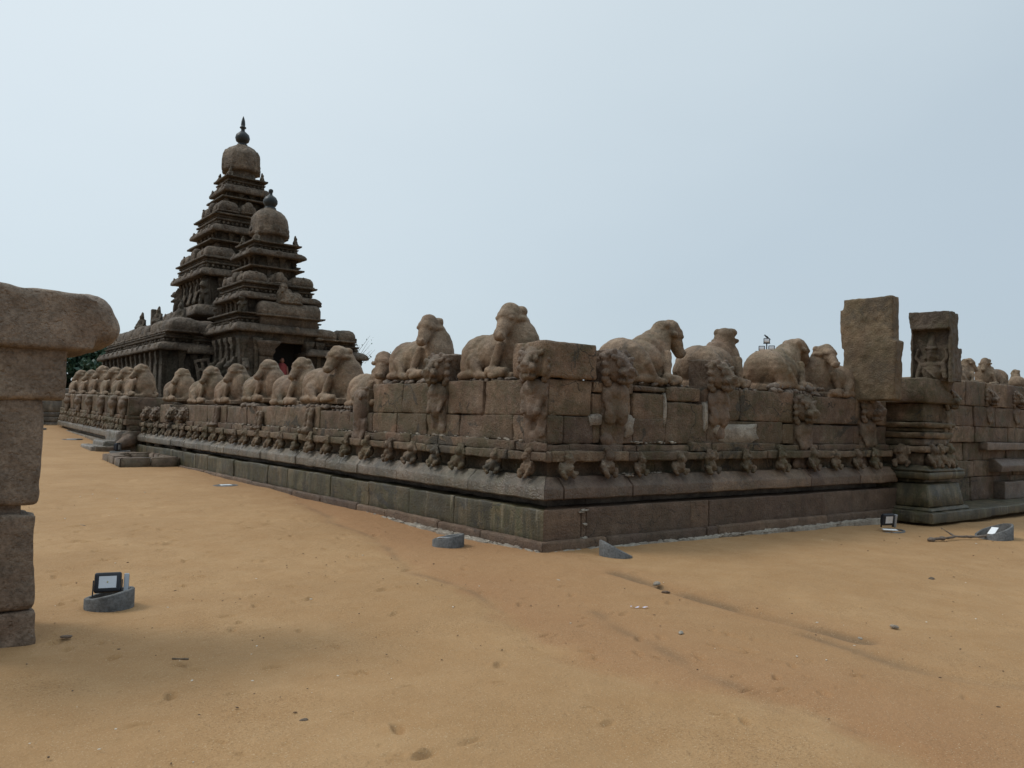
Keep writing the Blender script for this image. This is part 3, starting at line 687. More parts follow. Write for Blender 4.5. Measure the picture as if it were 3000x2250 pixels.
# ---- right end of the wall beyond the buttress
rw = thing('compound_wall', 'right end of the stone wall past the buttress, at the edge of the photo', 'wall')
FW = frame(0, .10, 1, 0, 0, -1)
M = MB()
for z0, z1, o in ((.12, .62, -.06), (.62, .97, -.02), (.97, 1.36, -.05), (1.36, 1.70, .0), (1.70, 2.14, .02), (2.14, 2.66, .03)):
    run(M, FW, rect(-.6, o, z0, z1), joints(9.9, 24, .7, 1.4), jo=.03, jz=.01, r=.025)
M.build('wall_courses', M_WALL, rw, amp=.014, scale=4, seed=5)
M = MB()
pstone(M, FW, [(-.2, .72), (.20, .72), (.22, .86), (.06, 1.0), (-.2, 1.0)], 12.9, 15.4); pstone(M, FW, rect(-.2, .2, .12, .5), 13.1, 15.4); pstone(M, FW, rect(-.2, .13, 1.2, 1.36), 12.4, 15.4); pstone(M, FW, rect(-.2, .16, .12, 1.0), 15.42, 24, cell=.2)
M.build('base_moulding', M_BASE_R, rw, amp=.012, scale=4)
lion(rw, 12.75, .12, R(10), 35, dz=.18, sc=.86, worn=1, block=False); lion(rw, 14.2, .12, R(10), 36, dz=.18, sc=.86, worn=1, block=False)
M = MB(); box(M, 9.9, 24, .3, 1.2, 0, 2.6); M.build('wall_core', M_RUBBLE, rw, smooth=False)
# ------------------------------------------------------------------ bulls on the wall
def bull_mesh(turn, seed, droop=1.25, muzzle=1.0, fwd=0, low=0, det=.017, free=0, out=.16):
    """seated bull; faces +X, its right side (-Y) outwards; turn = degrees the head turns to -Y"""
    q = random.Random(seed); S = Sculpt(); j = lambda a: a * q.uniform(.94, 1.06)
    S.bx((.0, 0, .035), (.62, .31, .05))
    S.ell((-.36, -.02, .34), (j(.32), .37, j(.33))).ell((-.04, 0, .36), (.44, .34, j(.30))).ell((.18, .02, .52), (.24, .24, j(.23)))
    S.ell((.06 + fwd, .0, .68 - low * .4), (.20, .13, .10))
    p = np.array((.27 + fwd * 1.6, 0, .875 - low))
    S.ell((.38 - free * .4, .04, .40), (.26, .27, .44)).cap((.20 + fwd * .5, .07, .26), p - (.0, -.02, .03), .35, .155)
    if not free: S.cap((.50, .04, .10), p + (.10, .03, -.10), .17, .13)
    else: S.cap((.50, .0, .10), p + (-.02, 0, -.22), .15, .13)
    a = R(turn); h = np.array((math.cos(a), -math.sin(a), -droop)); h = h / np.linalg.norm(h); e = np.array((math.sin(a), math.cos(a), 0)); b = np.array((math.cos(a), -math.sin(a), 0))
    up = np.cross(h, e); up = up if up[2] > 0 else -up
    ln = j(.37) * muzzle; o = p + b * out + np.array((0, 0, .01))
    S.cap(p, o, .15, .15); S.cap(o - h * .02, o + h * ln, .150, .080)                                             # long tapering face
    S.ell(o + h * (ln + .02), (.085, .085, .07)).ell(o + h * .06 + up * .02, (.15, .15, .12))
    S.cap(p + e * .11 + (0, 0, .07), p - e * .11 + (0, 0, .07), .068, .068)
    for s in (-1, 1):
        r0 = o + e * s * .135 - b * .05 + h * .07; S.cap(r0, r0 + e * s * .055 - b * .05 + (0, 0, .0), .044, .036)
        S.ell(o + h * .13 + e * s * .112 + up * .07, (.032, .032, .032)).ell(o + h * (ln + .03) + e * s * .045 + up * .06, (.026, .026, .026))
        S.cap(o + e * s * .10 + up * .085 + h * .06, o + e * s * .095 + up * .085 + h * .15, .028, .02)
    for s in (-1, 1):
        S.ell((-.30, .30 * s, .24), (.26, .085, .23), (0, -12, 0)).cap((-.06, .355 * s, .10), (-.50, .33 * s, .07), .065, .06).cap((-.08, .35 * s, .13), (-.22, .33 * s, .28), .07, .1)
        S.cap((-.06, .37 * s, .07), (.16, .38 * s, .055), .06, .045)
        S.cap((.32, .27 * s, .45), (.24, .345 * s, .13), .07, .05).cap((.20, .36 * s, .11), (.50, .33 * s, .10), .068, .06).cap((.50, .34 * s, .09), (.28, .39 * s, .05), .052, .045)
    return S.carve('seated_bull', det, 2, .009, 4.5, seed, .005, 20)
BG = 'carved bulls seated along the wall top'
def bull(x, y, z, rz, turn, label, seed, sc=1.0, mirror=False, **k):
    me = bull_mesh(turn, seed, **k)
    o = link('seated_bull', me, M_BULL, None, (x, y, z), rz); s = sc if not hasattr(sc, '__len__') else 1
    o.scale = (sc, sc, sc) if not hasattr(sc, '__len__') else sc
    if mirror:
        me.transform(Matrix.Scale(-1, 4, (0, 1, 0))); me.flip_normals()
    tag(o, label, 'bull statue', BG); return o
LB = R(-90)
lefts = [
 (1.80, 2.15, 66, 1.04, 'tall seated stone bull next to the corner block, its grey head hanging over the wall'),
 (3.98, 2.20, 58, 1.02, 'seated stone bull with clear ears and muzzle, sitting behind the dark lion head block'),
 (5.55, 1.74, 40, 1.0, 'low seated bull half hidden behind the broken lion chest where the wall steps down'),
 (7.35, 1.83, 72, 1.10, 'largest bull of the lower left row, head bowed, over loose pale rubble'),
 (9.15, 1.78, 84, 1.0, 'bull with dark grey chest, next after the largest bull of the lower left row'),
 (11.05, 1.86, 86, 1.0, 'bull on a footing of squared stones, right of the orange-toned bull'),
 (13.2, 1.82, 86, 1.0, 'orange-toned bull with a damaged flank, in the middle of the lower left row'),
 (15.35, 1.82, 80, 1.0, 'bull resting on a bed of tiny rubble, left of the orange-toned bull'),
 (18.1, 1.90, 74, 1.0, 'squat bull nearest the higher far wall section, last of the lower left row'),
]
for i, (s, z, a, sc, lb) in enumerate(lefts):
    bull(.66, s, z, LB + R((0, 0, -4, 3, 2, 0, -2, 3, 0)[i]), a, lb, 100 + i, sc if i < 2 else (sc * 1.14, sc, sc * (.98, 1.0, .96)[i % 3]), det=.015 if i < 4 else .02, out=.16 if i < 4 else .09, muzzle=1 if i < 4 else .9 + .05 * (i % 3))
for i, s in enumerate((21.55, 23.6, 25.6, 27.8, 30.0, 32.3)):
    nm = ('nearest of the six bulls on the high far wall, with a broad smooth chest', 'second bull along the high far wall, counted from the steps', 'third bull along the high far wall, counted from the steps', 'fourth bull along the high far wall, its head raised highest',
          'fifth bull along the high far wall, mostly behind its neighbour', 'farthest bull on the high far wall, next to the dark pillar')[i]
    bull(.32, s, 2.02 + TL * (s - J0), LB, 88, nm, 120 + i, (1.2, 1.08, (1.06, 1.0, 1.04, 1.13, 1.0, 1.03)[i]), det=.022, droop=1.1, out=.10, muzzle=.92)
bull(2.30, .68, 2.14, R(2), 14, 'stone bull in clear profile right of the corner block', 140, 1.03, det=.015, droop=1.9, fwd=.15, low=.05, free=.09)
bull(4.0, .70, 2.17, R(3), -38, 'bull turning its head away, behind the second lion head of the right wall', 141, 1.02, det=.016, droop=1.3, fwd=.06, low=.04)
bull(5.75, .70, 2.20, R(4), 8, 'bull with a long drooping snout above a bed of dark cobbles on the right wall', 142, 1.03, det=.016, droop=1.2, fwd=.15, low=.10, free=.09)
bull(7.15, .58, 2.13, R(186), 62, 'small bull facing left in front of the tall plain slab', 143, .92, mirror=True, det=.016, droop=1.0)
bull(12.9, .75, 2.66, R(-20), 20, 'bull just right of the carved stele, only its pale head and back showing', 144, .58, det=.024)
bull(14.5, .75, 2.66, R(170), 20, 'dark headed bull rising over the wall end, right of the carved stele', 145, .66, mirror=True, det=.024)
bull(15.9, .70, 2.66, R(20), -30, 'pale bull cut by the right edge of the photo', 146, .5, det=.024)

# rubble packed under the bulls: each stone its own thing
_rub = []
for k in range(8):
    v, f = _unit(2); q = v * (1, .8, .7) * (1 + .32 * vnoise(v * 1.6 + k * 9.1, 40 + k)[:, None])
    m = MB(); m.addmesh(q, f); _rub.append(m.mesh('rubble_stone'))
def rubble(F, s0, s1, o, z, k, sz, label, rows=1):
    for r_ in range(rows):
        for i in range(k):
            s = s0 + (s1 - s0) * (i + .5 + rnd.uniform(-.25, .25)) / k; q = sz * rnd.uniform(.65, 1.25)
            p = F([(s, o + rnd.uniform(-.03, .03), z + sz * .6 + r_ * sz * 1.15)])[0]
            ob = link('rubble_stone', rnd.choice(_rub), M_RUBBLE, None, tuple(p)); ob.rotation_euler = (rnd.uniform(-.4, .4), rnd.uniform(-.4, .4), rnd.uniform(0, 6.3))
            ob.scale = (q * rnd.uniform(.9, 1.35), q, q * rnd.uniform(.7, 1.0)); tag(ob, label, 'rubble stone', 'rubble stones packed under the bulls')
rubble(FL, 1.0, 2.1, -.30, Z3 - .02, 8, .055, 'small cobble wedged under the tall bull beside the corner block')
rubble(FL, 3.2, 4.6, -.30, Z3 - .02, 8, .075, 'brown stone under the bull behind the dark lion head block')
rubble(FL, 5.75, 6.6, -.30, 1.64, 8, .06, 'dark upright stone under the low bull where the left wall steps down', 2)
rubble(FL, 6.8, 8.3, -.30, 1.72, 12, .07, 'loose stone under the largest bull of the lower left row')
rubble(FL, 8.4, 9.7, -.30, 1.72, 9, .05, 'small stone under the dark chested bull of the lower left row')
rubble(FL, 10.4, 11.6, -.28, 1.72, 6, .09, 'squared footing stone under the third bull of the lower left row')
rubble(FL, 12.6, 13.8, -.28, 1.72, 10, .05, 'pebble under the orange-toned bull of the lower left row')
rubble(FL, 14.8, 16.0, -.28, 1.72, 12, .05, 'pebble under the fifth bull of the lower left row')
rubble(FR, 5.0, 6.6, -.32, Z3 - .01, 13, .075, 'dark cobble in the bed under the long snouted bull on the right wall', 2)
rubble(FR, 6.6, 7.6, -.30, Z3 - .03, 8, .05, 'small dark stone under the bull facing left on the right wall')
rubble(FR, 3.9, 4.7, -.30, Z3, 6, .045, 'thin stone chip under the bull that turns its head away')
rubble(FR, 1.9, 3.1, -.30, Z3 - .01, 6, .04, 'thin stone chip under the bull in clear profile')

# ------------------------------------------------------------------ two standing slabs
S = Sculpt(); S.bx((0, 0, .92), (.445, .15, .93), (0, 0, 0)); S.bx((.02, .02, .55), (.475, .17, .52), (0, 2, 0)); S.bx((-.03, 0, 1.3), (.47, .14, .36), (0, -1, 0))
me = S.carve('plain_slab', .022, 4, .012, 2.6, 5, .010, 9)
tag(link('standing_slab', me, M_STELE, None, (7.70, .06, 2.115), R(-84)), 'tall plain rough standing slab with an orange patch, on the right wall', 'standing slab')
sl = thing('carved_stele', 'shorter grey stele carved with a crowned figure in a niche, on the stone projection', 'stele', (9.2, -.33, 2.54), R(-84))
S = Sculpt(); S.bx((0, .19, .62), (.40, .17, .64)); S.ell((.02, .30, .45), (.40, .32, .80)); S.bx((0, .30, .3), (.40, .26, .32))
S.bx((0, .0, 1.13), (.40, .16, .16)); S.bx((-.385, .03, .55), (.03, .10, .6)); S.bx((.385, .03, .55), (.03, .10, .6)); S.bx((0, -.02, .97), (.35, .15, .025))
link('slab', S.carve('slab', .02, 5, .018, 5, 8, .008, 18), M_STELE_D, sl)
S = Sculpt(); S.ell((0, .0, .48), (.12, .1, .15)).cap((0, .0, .55), (0, .03, .86), .12, .06).ell((0, -.09, .46), (.03, .03, .05)).bx((0, -.03, .60), (.13, .09, .02))
S.ell((0, .02, .15), (.2, .12, .2)).ell((0, .02, .29), (.25, .1, .07)).cap((0, .0, .34), (0, .0, .42), .06, .06)
for s in (-1, 1):
    S.cap((.22 * s, .02, .28), (.28 * s, -.02, .06), .065, .055); S.cap((.2 * s, .04, .3), (.31 * s, .0, .42), .05, .04); S.cap((.31 * s, 0, .42), (.28 * s, 0, .56), .04, .045); S.ell((.13 * s, 0, .42), (.03, .05, .06)); S.ell((.045 * s, -.085, .52), (.025, .02, .015))
S.cap((-.14, -.11, .24), (.1, -.11, .05), .018, .018)
link('relief_figure', S.carve('relief_figure', .014, 4, .010, 9, 4), M_STELE_D, sl)
sl.scale = (.88, .95, 1.0)

# ------------------------------------------------------------------ near pillar at the left edge
pl = thing('stone_pillar', 'near weathered stone pillar of stacked blocks under a heavy rounded capital, cut by the left edge', 'pillar', (-5.815, -.86, 0), R(3))
def pblock(x0, x1, y0, y1, z0, z1, r, seed, name='shaft_block', amp=.014, vox=.022, sc=3.5):
    S = Sculpt(); S.bx(((x0 + x1) / 2, (y0 + y1) / 2, (z0 + z1) / 2), ((x1 - x0) / 2, (y1 - y0) / 2, (z1 - z0) / 2))
    return link(name, S.carve(name, vox, r, amp, sc, seed, .004, 13), M_PILLAR, pl)
pblock(-.40, .335, -.28, .42, -.3, .215, 2, 1); pblock(-.40, .32, -.27, .42, .225, .865, 2, 2)
pblock(-.36, .24, -.22, .36, .80, .95, 3, 5, 'joint_stone'); pblock(-.36, .25, -.2, .36, .18, .26, 3, 6, 'joint_stone')
pblock(-.38, .325, -.26, .42, .93, 1.66, 3, 3); pblock(-.42, .45, -.30, .5, 1.66, 2.03, 3, 4, 'corbel_block', .02)
S = Sculpt(); S.bx((-.30, .02, 2.21), (.92, .38, .19), (0, 1, 0)); S.bx((-.45, .02, 2.31), (.95, .37, .15), (0, 4, 0)); S.bx((.1, .02, 2.26), (.45, .36, .17), (0, 2, 0)); S.cap((.655, -.20, 2.19), (.655, .3, 2.19), .16, .16); S.cap((.585, -.18, 2.25), (.585, .28, 2.25), .19, .19)
link('capital_slab', S.carve('capital_slab', .020, 10, .018, 2.2, 11, .007, 11), M_PILLAR, pl)

# ------------------------------------------------------------------ ground floodlights in concrete rings
def ring_lamp(x, y, label, rad=.24, h0=.06, h1=.2, tilt_dir=0, lamp=None, z=None, rz=0, arm=.0, th=.035, group='ground floodlights in rings'):
    zz = zground(x, y) if z is None else z
    t = thing('ground_light', label, 'floodlight', (x, y, zz), rz, group)
    M = MB(); n = 40; v = []; f = []
    for i in range(n):
        a = 2 * math.pi * i / n; k = .5 + .5 * math.cos(a - tilt_dir); zt = h0 + (h1 - h0) * k
        for r_, z_ in ((rad, -.12), (rad, zt - .008), (rad - .008, zt), (rad - th + .006, zt), (rad - th, zt - .008), (rad - th, -.12)):
            v.append((r_ * math.cos(a), r_ * math.sin(a), z_))
    for i in range(n):
        for q in range(5): f.append((i * 6 + q, ((i + 1) % n) * 6 + q, ((i + 1) % n) * 6 + q + 1, i * 6 + q + 1))
    M.addmesh(v, f); o = M.build('concrete_ring', M_CONC, t, amp=.004, scale=12)
    if lamp:
        lx, ly, lz, yaw, pit, s = lamp
        b = bpy.data.objects.new('lamp_housing', None)
        H = MB(); rbox(H, -.105 * s, .105 * s, -.02 * s, .03 * s, -.085 * s, .085 * s, .014 * s, .03)
        for q in range(6): rbox(H, (-.08 + .03 * q) * s, (-.07 + .03 * q) * s, .028 * s, .06 * s, -.06 * s, .06 * s, .002, .05)
        ho = H.build('lamp_housing', M_BLACKMETAL, t); ho.location = (lx, ly, lz); ho.rotation_euler = (R(pit), 0, R(yaw))
        G = MB(); v = [(-.082 * s, -.0225 * s, -.062 * s), (.082 * s, -.0225 * s, -.062 * s), (.082 * s, -.0225 * s, .062 * s), (-.082 * s, -.0225 * s, .062 * s)]
        rbox(G, -.088 * s, .088 * s, -.024 * s, -.0195 * s, -.068 * s, .068 * s, .002, .05); G.build('glass_frame', M_BLACKMETAL, ho)
        G = MB(); a_, b_ = .068 * s, .050 * s; c_, d_ = .03 * s, .02 * s
        G.addmesh([(-a_, -.0255 * s, -b_), (a_, -.0255 * s, -b_), (a_, -.0255 * s, b_), (-a_, -.0255 * s, b_), (-c_, -.0249 * s, -d_), (c_, -.0249 * s, -d_), (c_, -.0249 * s, d_), (-c_, -.0249 * s, d_)],
                  [(0, 1, 5, 4), (1, 2, 6, 5), (2, 3, 7, 6), (3, 0, 4, 7), (4, 5, 6, 7)]); G.build('reflector', M_GLASSW, ho, smooth=False)
        G = MB(); rbox(G, -.006 * s, .006 * s, -.0275 * s, -.0256 * s, -.006 * s, .006 * s, .001, .05); G.build('lamp_chip', plain('lamp_chip', (.35, .32, .12), .4), ho)
        G = MB()
        for sx in (-1, 1): rbox(G, sx * .112 * s - .004, sx * .112 * s + .004, -.012, .016, -.11 * s, .02, .002, .05)
        G.build('bracket', M_BLACKMETAL, ho)
        G = MB(); rbox(G, .125 * s, .165 * s, -.02, .035, -.12 * s, .07 * s, .006, .04); G.build('driver_box', M_STEEL, ho)
    return t
ring_lamp(-4.83, -.28, 'nearest ground floodlight, black lamp with silver reflector on a slanted concrete ring beside the pillar', .185, .075, .145, 0, (-.03, .03, .185, 14, -20, .95), rz=R(-30))
t = ring_lamp(-.72, .98, 'slanted grey ring half buried in sand left of the wall corner, white paper inside', .20, .085, .16, R(-20), rz=R(-30))
M = MB(); rbox(M, -.13, .05, -.06, .06, .10, .108, .002, .05); o = M.build('lamp_plate', M_WHITE, t); o.rotation_euler = (R(-14), 0, R(10))
ring_lamp(.62, -.62, 'slanted grey ring half buried in sand right of the wall corner', .20, .015, .20, R(150), rz=0)
t = ring_lamp(6.85, -.72, 'floodlight with white glass standing at the foot of the stone projection on a flat disc', .26, -.02, .012, 0, (0, .03, .17, 35, 8, 1.15), rz=R(-50), z=-.07)
M = MB(); rbox(M, -.12, .10, -.22, -.08, .02, .03, .003, .06); M.build('lamp_plate', M_WHITE, t)
t = ring_lamp(7.75, -1.98, 'dark slanted ring with a trailing cable at the right edge of the sand', .27, .02, .23, R(-35), rz=R(-10), z=-.09)
M = MB(); rbox(M, -.2, .12, -.05, .05, .12, .13, .003, .06); o = M.build('lamp_plate', M_WHITE, t); o.rotation_euler = (0, R(-14), R(20))
ring_lamp(-.55, 21.15 - 1.1, 'pale ring lamp with a dark box in front of the stone steps', .30, .03, .05, 0, (-.05, .1, .16, 60, 0, 1.5), rz=0, z=.27)
t = ring_lamp(-1.05, 25.4, 'flat pale ring on the sand left of the stone steps', .34, .03, .05, 0, z=.46)
M = MB(); rbox(M, -.16, .18, -.1, .1, .02, .035, .004, .08); M.build('lamp_plate', M_WHITE, t)
t = ring_lamp(-1.55, 31.0, 'farthest pale ring lamp, on the sand at the far left wall end', .42, .06, .10, 0, z=.66)
M = MB(); rbox(M, -.2, .22, -.14, .14, .02, .04, .004, .08); M.build('lamp_plate', M_WHITE, t)
t = ring_lamp(-.62, 9.75, 'flat grey disc with white centre set in the sand along the left wall', .26, .004, .016, 0, z=.05)
M = MB(); lathe(M, 0, 0, [(.235, -.05), (.235, .008)], 32); M.build('cover_plate', M_CONC, t, smooth=False); M = MB(); rbox(M, -.1, .12, -.07, .07, .008, .02, .004, .06); M.build('lamp_plate', M_WHITE, t)
# cable of the rightmost lamp
M = MB(); S = Sculpt(); pts = [(7.6, -2.0, -.04), (7.3, -1.9, -.06), (6.95, -1.75, -.05), (6.6, -1.72, -.06), (6.35, -1.62, -.07)]
for a, b in zip(pts[:-1], pts[1:]): S.cap(a, b, .022, .02, 2)
S.cap((6.9, -1.74, -.04), (7.0, -1.5, .05), .015, .012, 2); S.ell((6.36, -1.64, -.07), (.09, .05, .04)); S.ell((6.6, -1.7, -.06), (.06, .05, .035))
tag(link('twig_and_cable', S.carve('cable', .012, 1, .006, 14), M_RUBBLE), 'dark muddy cable lying on the sand left of the rightmost ring', 'cable')
# ------------------------------------------------------------------ temple
def kapota(o, z0, z1):      # curved overhanging eave, offsets relative to the eave half width
    h = z1 - z0
    return [(-.42 + o, z0 + .02), (-.05 + o, z0), (o, z0 + .05 * h), (o + .012, z0 + .28 * h), (o - .05, z0 + .62 * h), (o - .16, z0 + .9 * h), (o - .30, z1), (o - .5, z1 + .01)]
def cornice(par, cx, cy, hx, hy, z0, z1, kudu=True, name='cornice', m=None, step=.95):
    M = MB(); loft(M, cx, cy, hx, hy, kapota(0.02, z0, z1), .03, .12)
    if kudu:                 # little horseshoe arches along the eave
        for ax in (0, 1):
            hl = hx if ax == 0 else hy; k = max(2, int(2 * hl / step))
            for i in range(k):
                u = -hl + (i + .5) * 2 * hl / k
                for sgn in (-1, 1):
                    x, y = (cx + u, cy + sgn * (hy - .02)) if ax == 0 else (cx + sgn * (hx - .02), cy + u)
                    if sgn > 0 and ax == 0: continue
                    v, f = _unit(2); M.addmesh(v * ((.13, .06, (z1 - z0) * .42) if ax == 0 else (.06, .13, (z1 - z0) * .42)) + (x, y, z0 + (z1 - z0) * .48), f)
    return M.build(name, m or M_TEMPLE_ROOF, par, amp=.016, scale=3.2, seed=int(z0 * 10), amp2=.010, scale2=12)
def bands(par, cx, cy, hx, hy, z0, z1, step=.22, name='frieze_band'):
    """stepped courses with a row of small blocks (animal frieze)"""
    M = MB(); h = z1 - z0
    loft(M, cx, cy, hx - .20, hy - .20, [(0, z0 - .1), (0, z0 + .45 * h), (.10, z0 + .47 * h), (.12, z0 + .62 * h), (.0, z0 + .66 * h), (-.02, z0 + .82 * h), (.05, z0 + .85 * h), (.05, z1 - .02), (0, z1)], .03, .16)
    for ax in (0, 1):
        hl = (hx if ax == 0 else hy) - .14; k = max(3, int(2 * hl / step))
        for i in range(k):
            u = -hl + (i + .5) * 2 * hl / k; s = rnd.uniform(.6, 1.05)
            for sgn in (-1, 1):
                if sgn > 0 and ax == 0: continue
                x, y = (cx + u, cy + sgn * (hy - .17)) if ax == 0 else (cx + sgn * (hx - .17), cy + u)
                v, f = _unit(1); M.addmesh(v * (.085 * s, .085 * s, h * .25 * s) + (x, y, z0 + h * .24), f)
    return M.build(name, M_TEMPLE, par, amp=.014, scale=5, seed=int(z0 * 7), amp2=.008, scale2=14)
def storey(par, cx, cy, hx, hy, z0, z1, pil=.55, niche=True, name='wall'):
    """wall body with pilasters, base and neck mouldings"""
    M = MB(); h = z1 - z0
    loft(M, cx, cy, hx - .10, hy - .10, [(0, z0), (0, z1)], .02, .25)
    loft(M, cx, cy, hx, hy, [(-.06, z0), (0, z0 + .02), (0, z0 + .12 * h), (-.08, z0 + .14 * h)], .03, .2)
    for ax in (0, 1):
        hl = hx if ax == 0 else hy; k = max(2, int(round(2 * hl / pil)))
        for i in range(k + 1):
            u = -hl + .10 + i * (2 * hl - .20) / k
            for sgn in (-1, 1):
                if sgn > 0 and ax == 0: continue
                x, y = (cx + u, cy + sgn * (hy - .10)) if ax == 0 else (cx + sgn * (hx - .10), cy + u)
                p = .085
                loft(M, x, y, p, p, [(.02, z0 + .1 * h), (.03, z0 + .18 * h), (-.005, z0 + .22 * h), (-.01, z0 + .7 * h), (.03, z0 + .74 * h), (.0, z0 + .79 * h), (.03, z0 + .86 * h), (.06, z0 + .90 * h), (.06, z0 + .96 * h), (.0, z1)], .015, .2)
    return M.build(name, M_TEMPLE, par, amp=.005, scale=4, seed=int(z0 * 5), amp2=.006, scale2=14)
def hara(par, cx, cy, hx, hy, z0, z1, fin=True, name='shrine_roof', shala=True, parts=None):
    """parapet of miniature shrine roofs: square domes at the corners, barrel roofs between"""
    h = z1 - z0; c = min(hx, hy) * .32
    M = MB()
    loft(M, cx, cy, hx - .16, hy - .16, [(0, z0 - .3), (0, z0), (-.02, z0 + h * .5), (-.12, z0 + h * .55)], .03, .25)
    for sx in (-1, 1):
        for sy in (-1, 1):
            x, y = cx + sx * (hx - c), cy + sy * (hy - c)
            pillow(M, x, y, c, c, z0, z1, .10, .11); loft(M, x, y, c - .12, c - .12, [(0, z0 - .3), (0, z0)], .02, .2)
            for ux, uy in ((0, -1), (sx, 0)):
                v, f = _unit(2); M.addmesh(v * ((.17, .07, .17) if ux == 0 else (.07, .17, .17)) + (x + ux * (c - .02), y + uy * (c - .02), z0 + h * .38), f)
                v, f = _unit(1); M.addmesh(v * .05 + (x + ux * (c - .02), y + uy * (c - .02), z0 + h * .38 + .19), f)
            if fin: lathe(M, x, y, [(.05, z1 - .03), (.12, z1 + .0), (.15, z1 + .10), (.06, z1 + .2), (.04, z1 + .22), (.06, z1 + .30), (.012, z1 + .42)], 10)
    lx, ly = hx - 2 * c - .06, hy - 2 * c - .06
    if lx > .1:
        pillow(M, cx, cy - hy + c * .8 + .10, lx - .07, c * .8 + .03, z0 + .03, z1 - .02, .10, .12); pillow(M, cx, cy - hy + .22, lx * .45, .25, z0 + .05, z1 + .06, .10, .12)
    if ly > .1:
        for s in (-1, 1): pillow(M, cx + s * (hx - c * .8 - .10), cy, c * .8 + .03, ly - .07, z0 + .03, z1 - .02, .10, .12); pillow(M, cx + s * (hx - .22), cy, .25, ly * .45, z0 + .05, z1 + .06, .10, .12)
    return M.build(name, M_TEMPLE_ROOF, par, amp=.020, scale=2.6, seed=int(z0 * 11), amp2=.014, scale2=12)
def seated_fig():
    S = Sculpt(); S.ell((0, 0, .12), (.22, .2, .13)).ell((0, 0, .32), (.16, .14, .2)).ell((0, -.02, .55), (.10, .1, .11)).cap((0, 0, .6), (0, 0, .74), .08, .04)
    for s in (-1, 1): S.cap((.15 * s, 0, .4), (.2 * s, -.12, .2), .05, .05); S.ell((.16 * s, -.14, .09), (.12, .08, .08))
    return S.carve('corner_figure', .03, 2, .015, 6, 2)
FIG = seated_fig()
def rampant():
    S = Sculpt(); S.ell((0, 0, .42), (.17, .17, .26)).ell((0, -.1, .74), (.15, .17, .15)).ell((0, -.25, .70), (.08, .1, .07)).bx((0, .1, .5), (.12, .12, .5))
    for s in (-1, 1): S.cap((.1 * s, -.06, .3), (.11 * s, -.1, .02), .085, .07); S.cap((.13 * s, -.05, .52), (.15 * s, -.2, .44), .06, .05); S.ell((.11 * s, -.05, .86), (.04, .04, .06))
    return S.carve('rampant_lion', .03, 2, .015, 6, 3)
RAM = rampant()
def figs(par, cx, cy, d, z, sc, me=FIG, name='corner_figure', corners=((-1, -1), (1, -1), (-1, 1), (1, 1))):
    for sx, sy in corners:
        o = link(name, me, M_TEMPLE, par, (cx + sx * d, cy + sy * d, z), math.atan2(sx, -sy)); o.scale = (sc,) * 3
def dome(par, cx, cy, neck, prof, fin, facets=8):
    M = MB(); lathe(M, cx, cy, neck, 32, R(22.5), facets); M.build('neck', M_TEMPLE, par, amp=.015, scale=4)
    M = MB(); lathe(M, cx, cy, prof, 64, R(22.5), facets)
    for i in range(8):
        a = R(45 * i); r_ = prof[2][0]; v, f = _unit(2); q = v * (.03, .13, .13) ; ca, sa = math.cos(a), math.sin(a)
        q = np.column_stack([q[:, 0] * ca - q[:, 1] * sa, q[:, 0] * sa + q[:, 1] * ca, q[:, 2]])
        M.addmesh(q + (cx + (r_ - .01) * ca, cy + (r_ - .01) * sa, prof[2][1] + .12), f)
    M.build('dome', M_TEMPLE_ROOF, par, amp=.022, scale=2.5, amp2=.010, scale2=9)
    M = MB(); lathe(M, cx, cy, fin, 32); M.build('finial', M_FINIAL, par)

# ---- tall tower
ax, ay = 6.98, 32.33
tw = thing('temple_tower', 'tall stepped stone temple tower with a faceted dome and long pointed dark finial', 'temple')
storey(tw, ax, ay, 2.30, 2.30, 1.5, 5.6, .62); storey(tw, ax - .0, ay - .0, 2.0, 2.5, 1.5, 4.7, .6)
cornice(tw, ax, ay, 2.55, 2.55, 4.2, 4.6)
bands(tw, ax, ay, 2.4, 2.4, 4.6, 5.1); hara(tw, ax, ay, 2.5, 2.5, 5.15, 5.75, False)
cornice(tw, ax, ay, 2.75, 2.75, 5.95, 6.48, name='ledge')
storey(tw, ax, ay, 2.12, 2.12, 6.40, 7.90, .62)
figs(tw, ax, ay, 2.15, 6.48, 1.25, RAM, 'rampant_lion')
for u in (-1.1, -.2, .8):
    o = link('niche_figure', FIG, M_TEMPLE, tw, (ax + u, ay - 2.22, 6.6), 0); o.scale = (.9, .7, 1.3)
    o = link('niche_figure', FIG, M_TEMPLE, tw, (ax - 2.22, ay + u, 6.6), R(-90)); o.scale = (.9, .7, 1.3)
cornice(tw, ax, ay, 2.46, 2.46, 7.86, 8.24); bands(tw, ax, ay, 2.33, 2.33, 8.22, 8.68)
hara(tw, ax, ay, 2.17, 2.17, 8.80, 9.36); storey(tw, ax, ay, 1.52, 1.52, 8.9, 10.15, .6)
cornice(tw, ax, ay, 1.82, 1.82, 10.10, 10.48); bands(tw, ax, ay, 1.70, 1.70, 10.46, 10.92, .2)
hara(tw, ax, ay, 1.46, 1.46, 11.18, 11.72); storey(tw, ax, ay, .90, .90, 11.3, 12.28, .55)
cornice(tw, ax, ay, 1.14, 1.14, 12.24, 12.66, step=.75); bands(tw, ax, ay, 1.02, 1.02, 12.64, 13.0, .18)
figs(tw, ax, ay, .78, 12.96, .74)
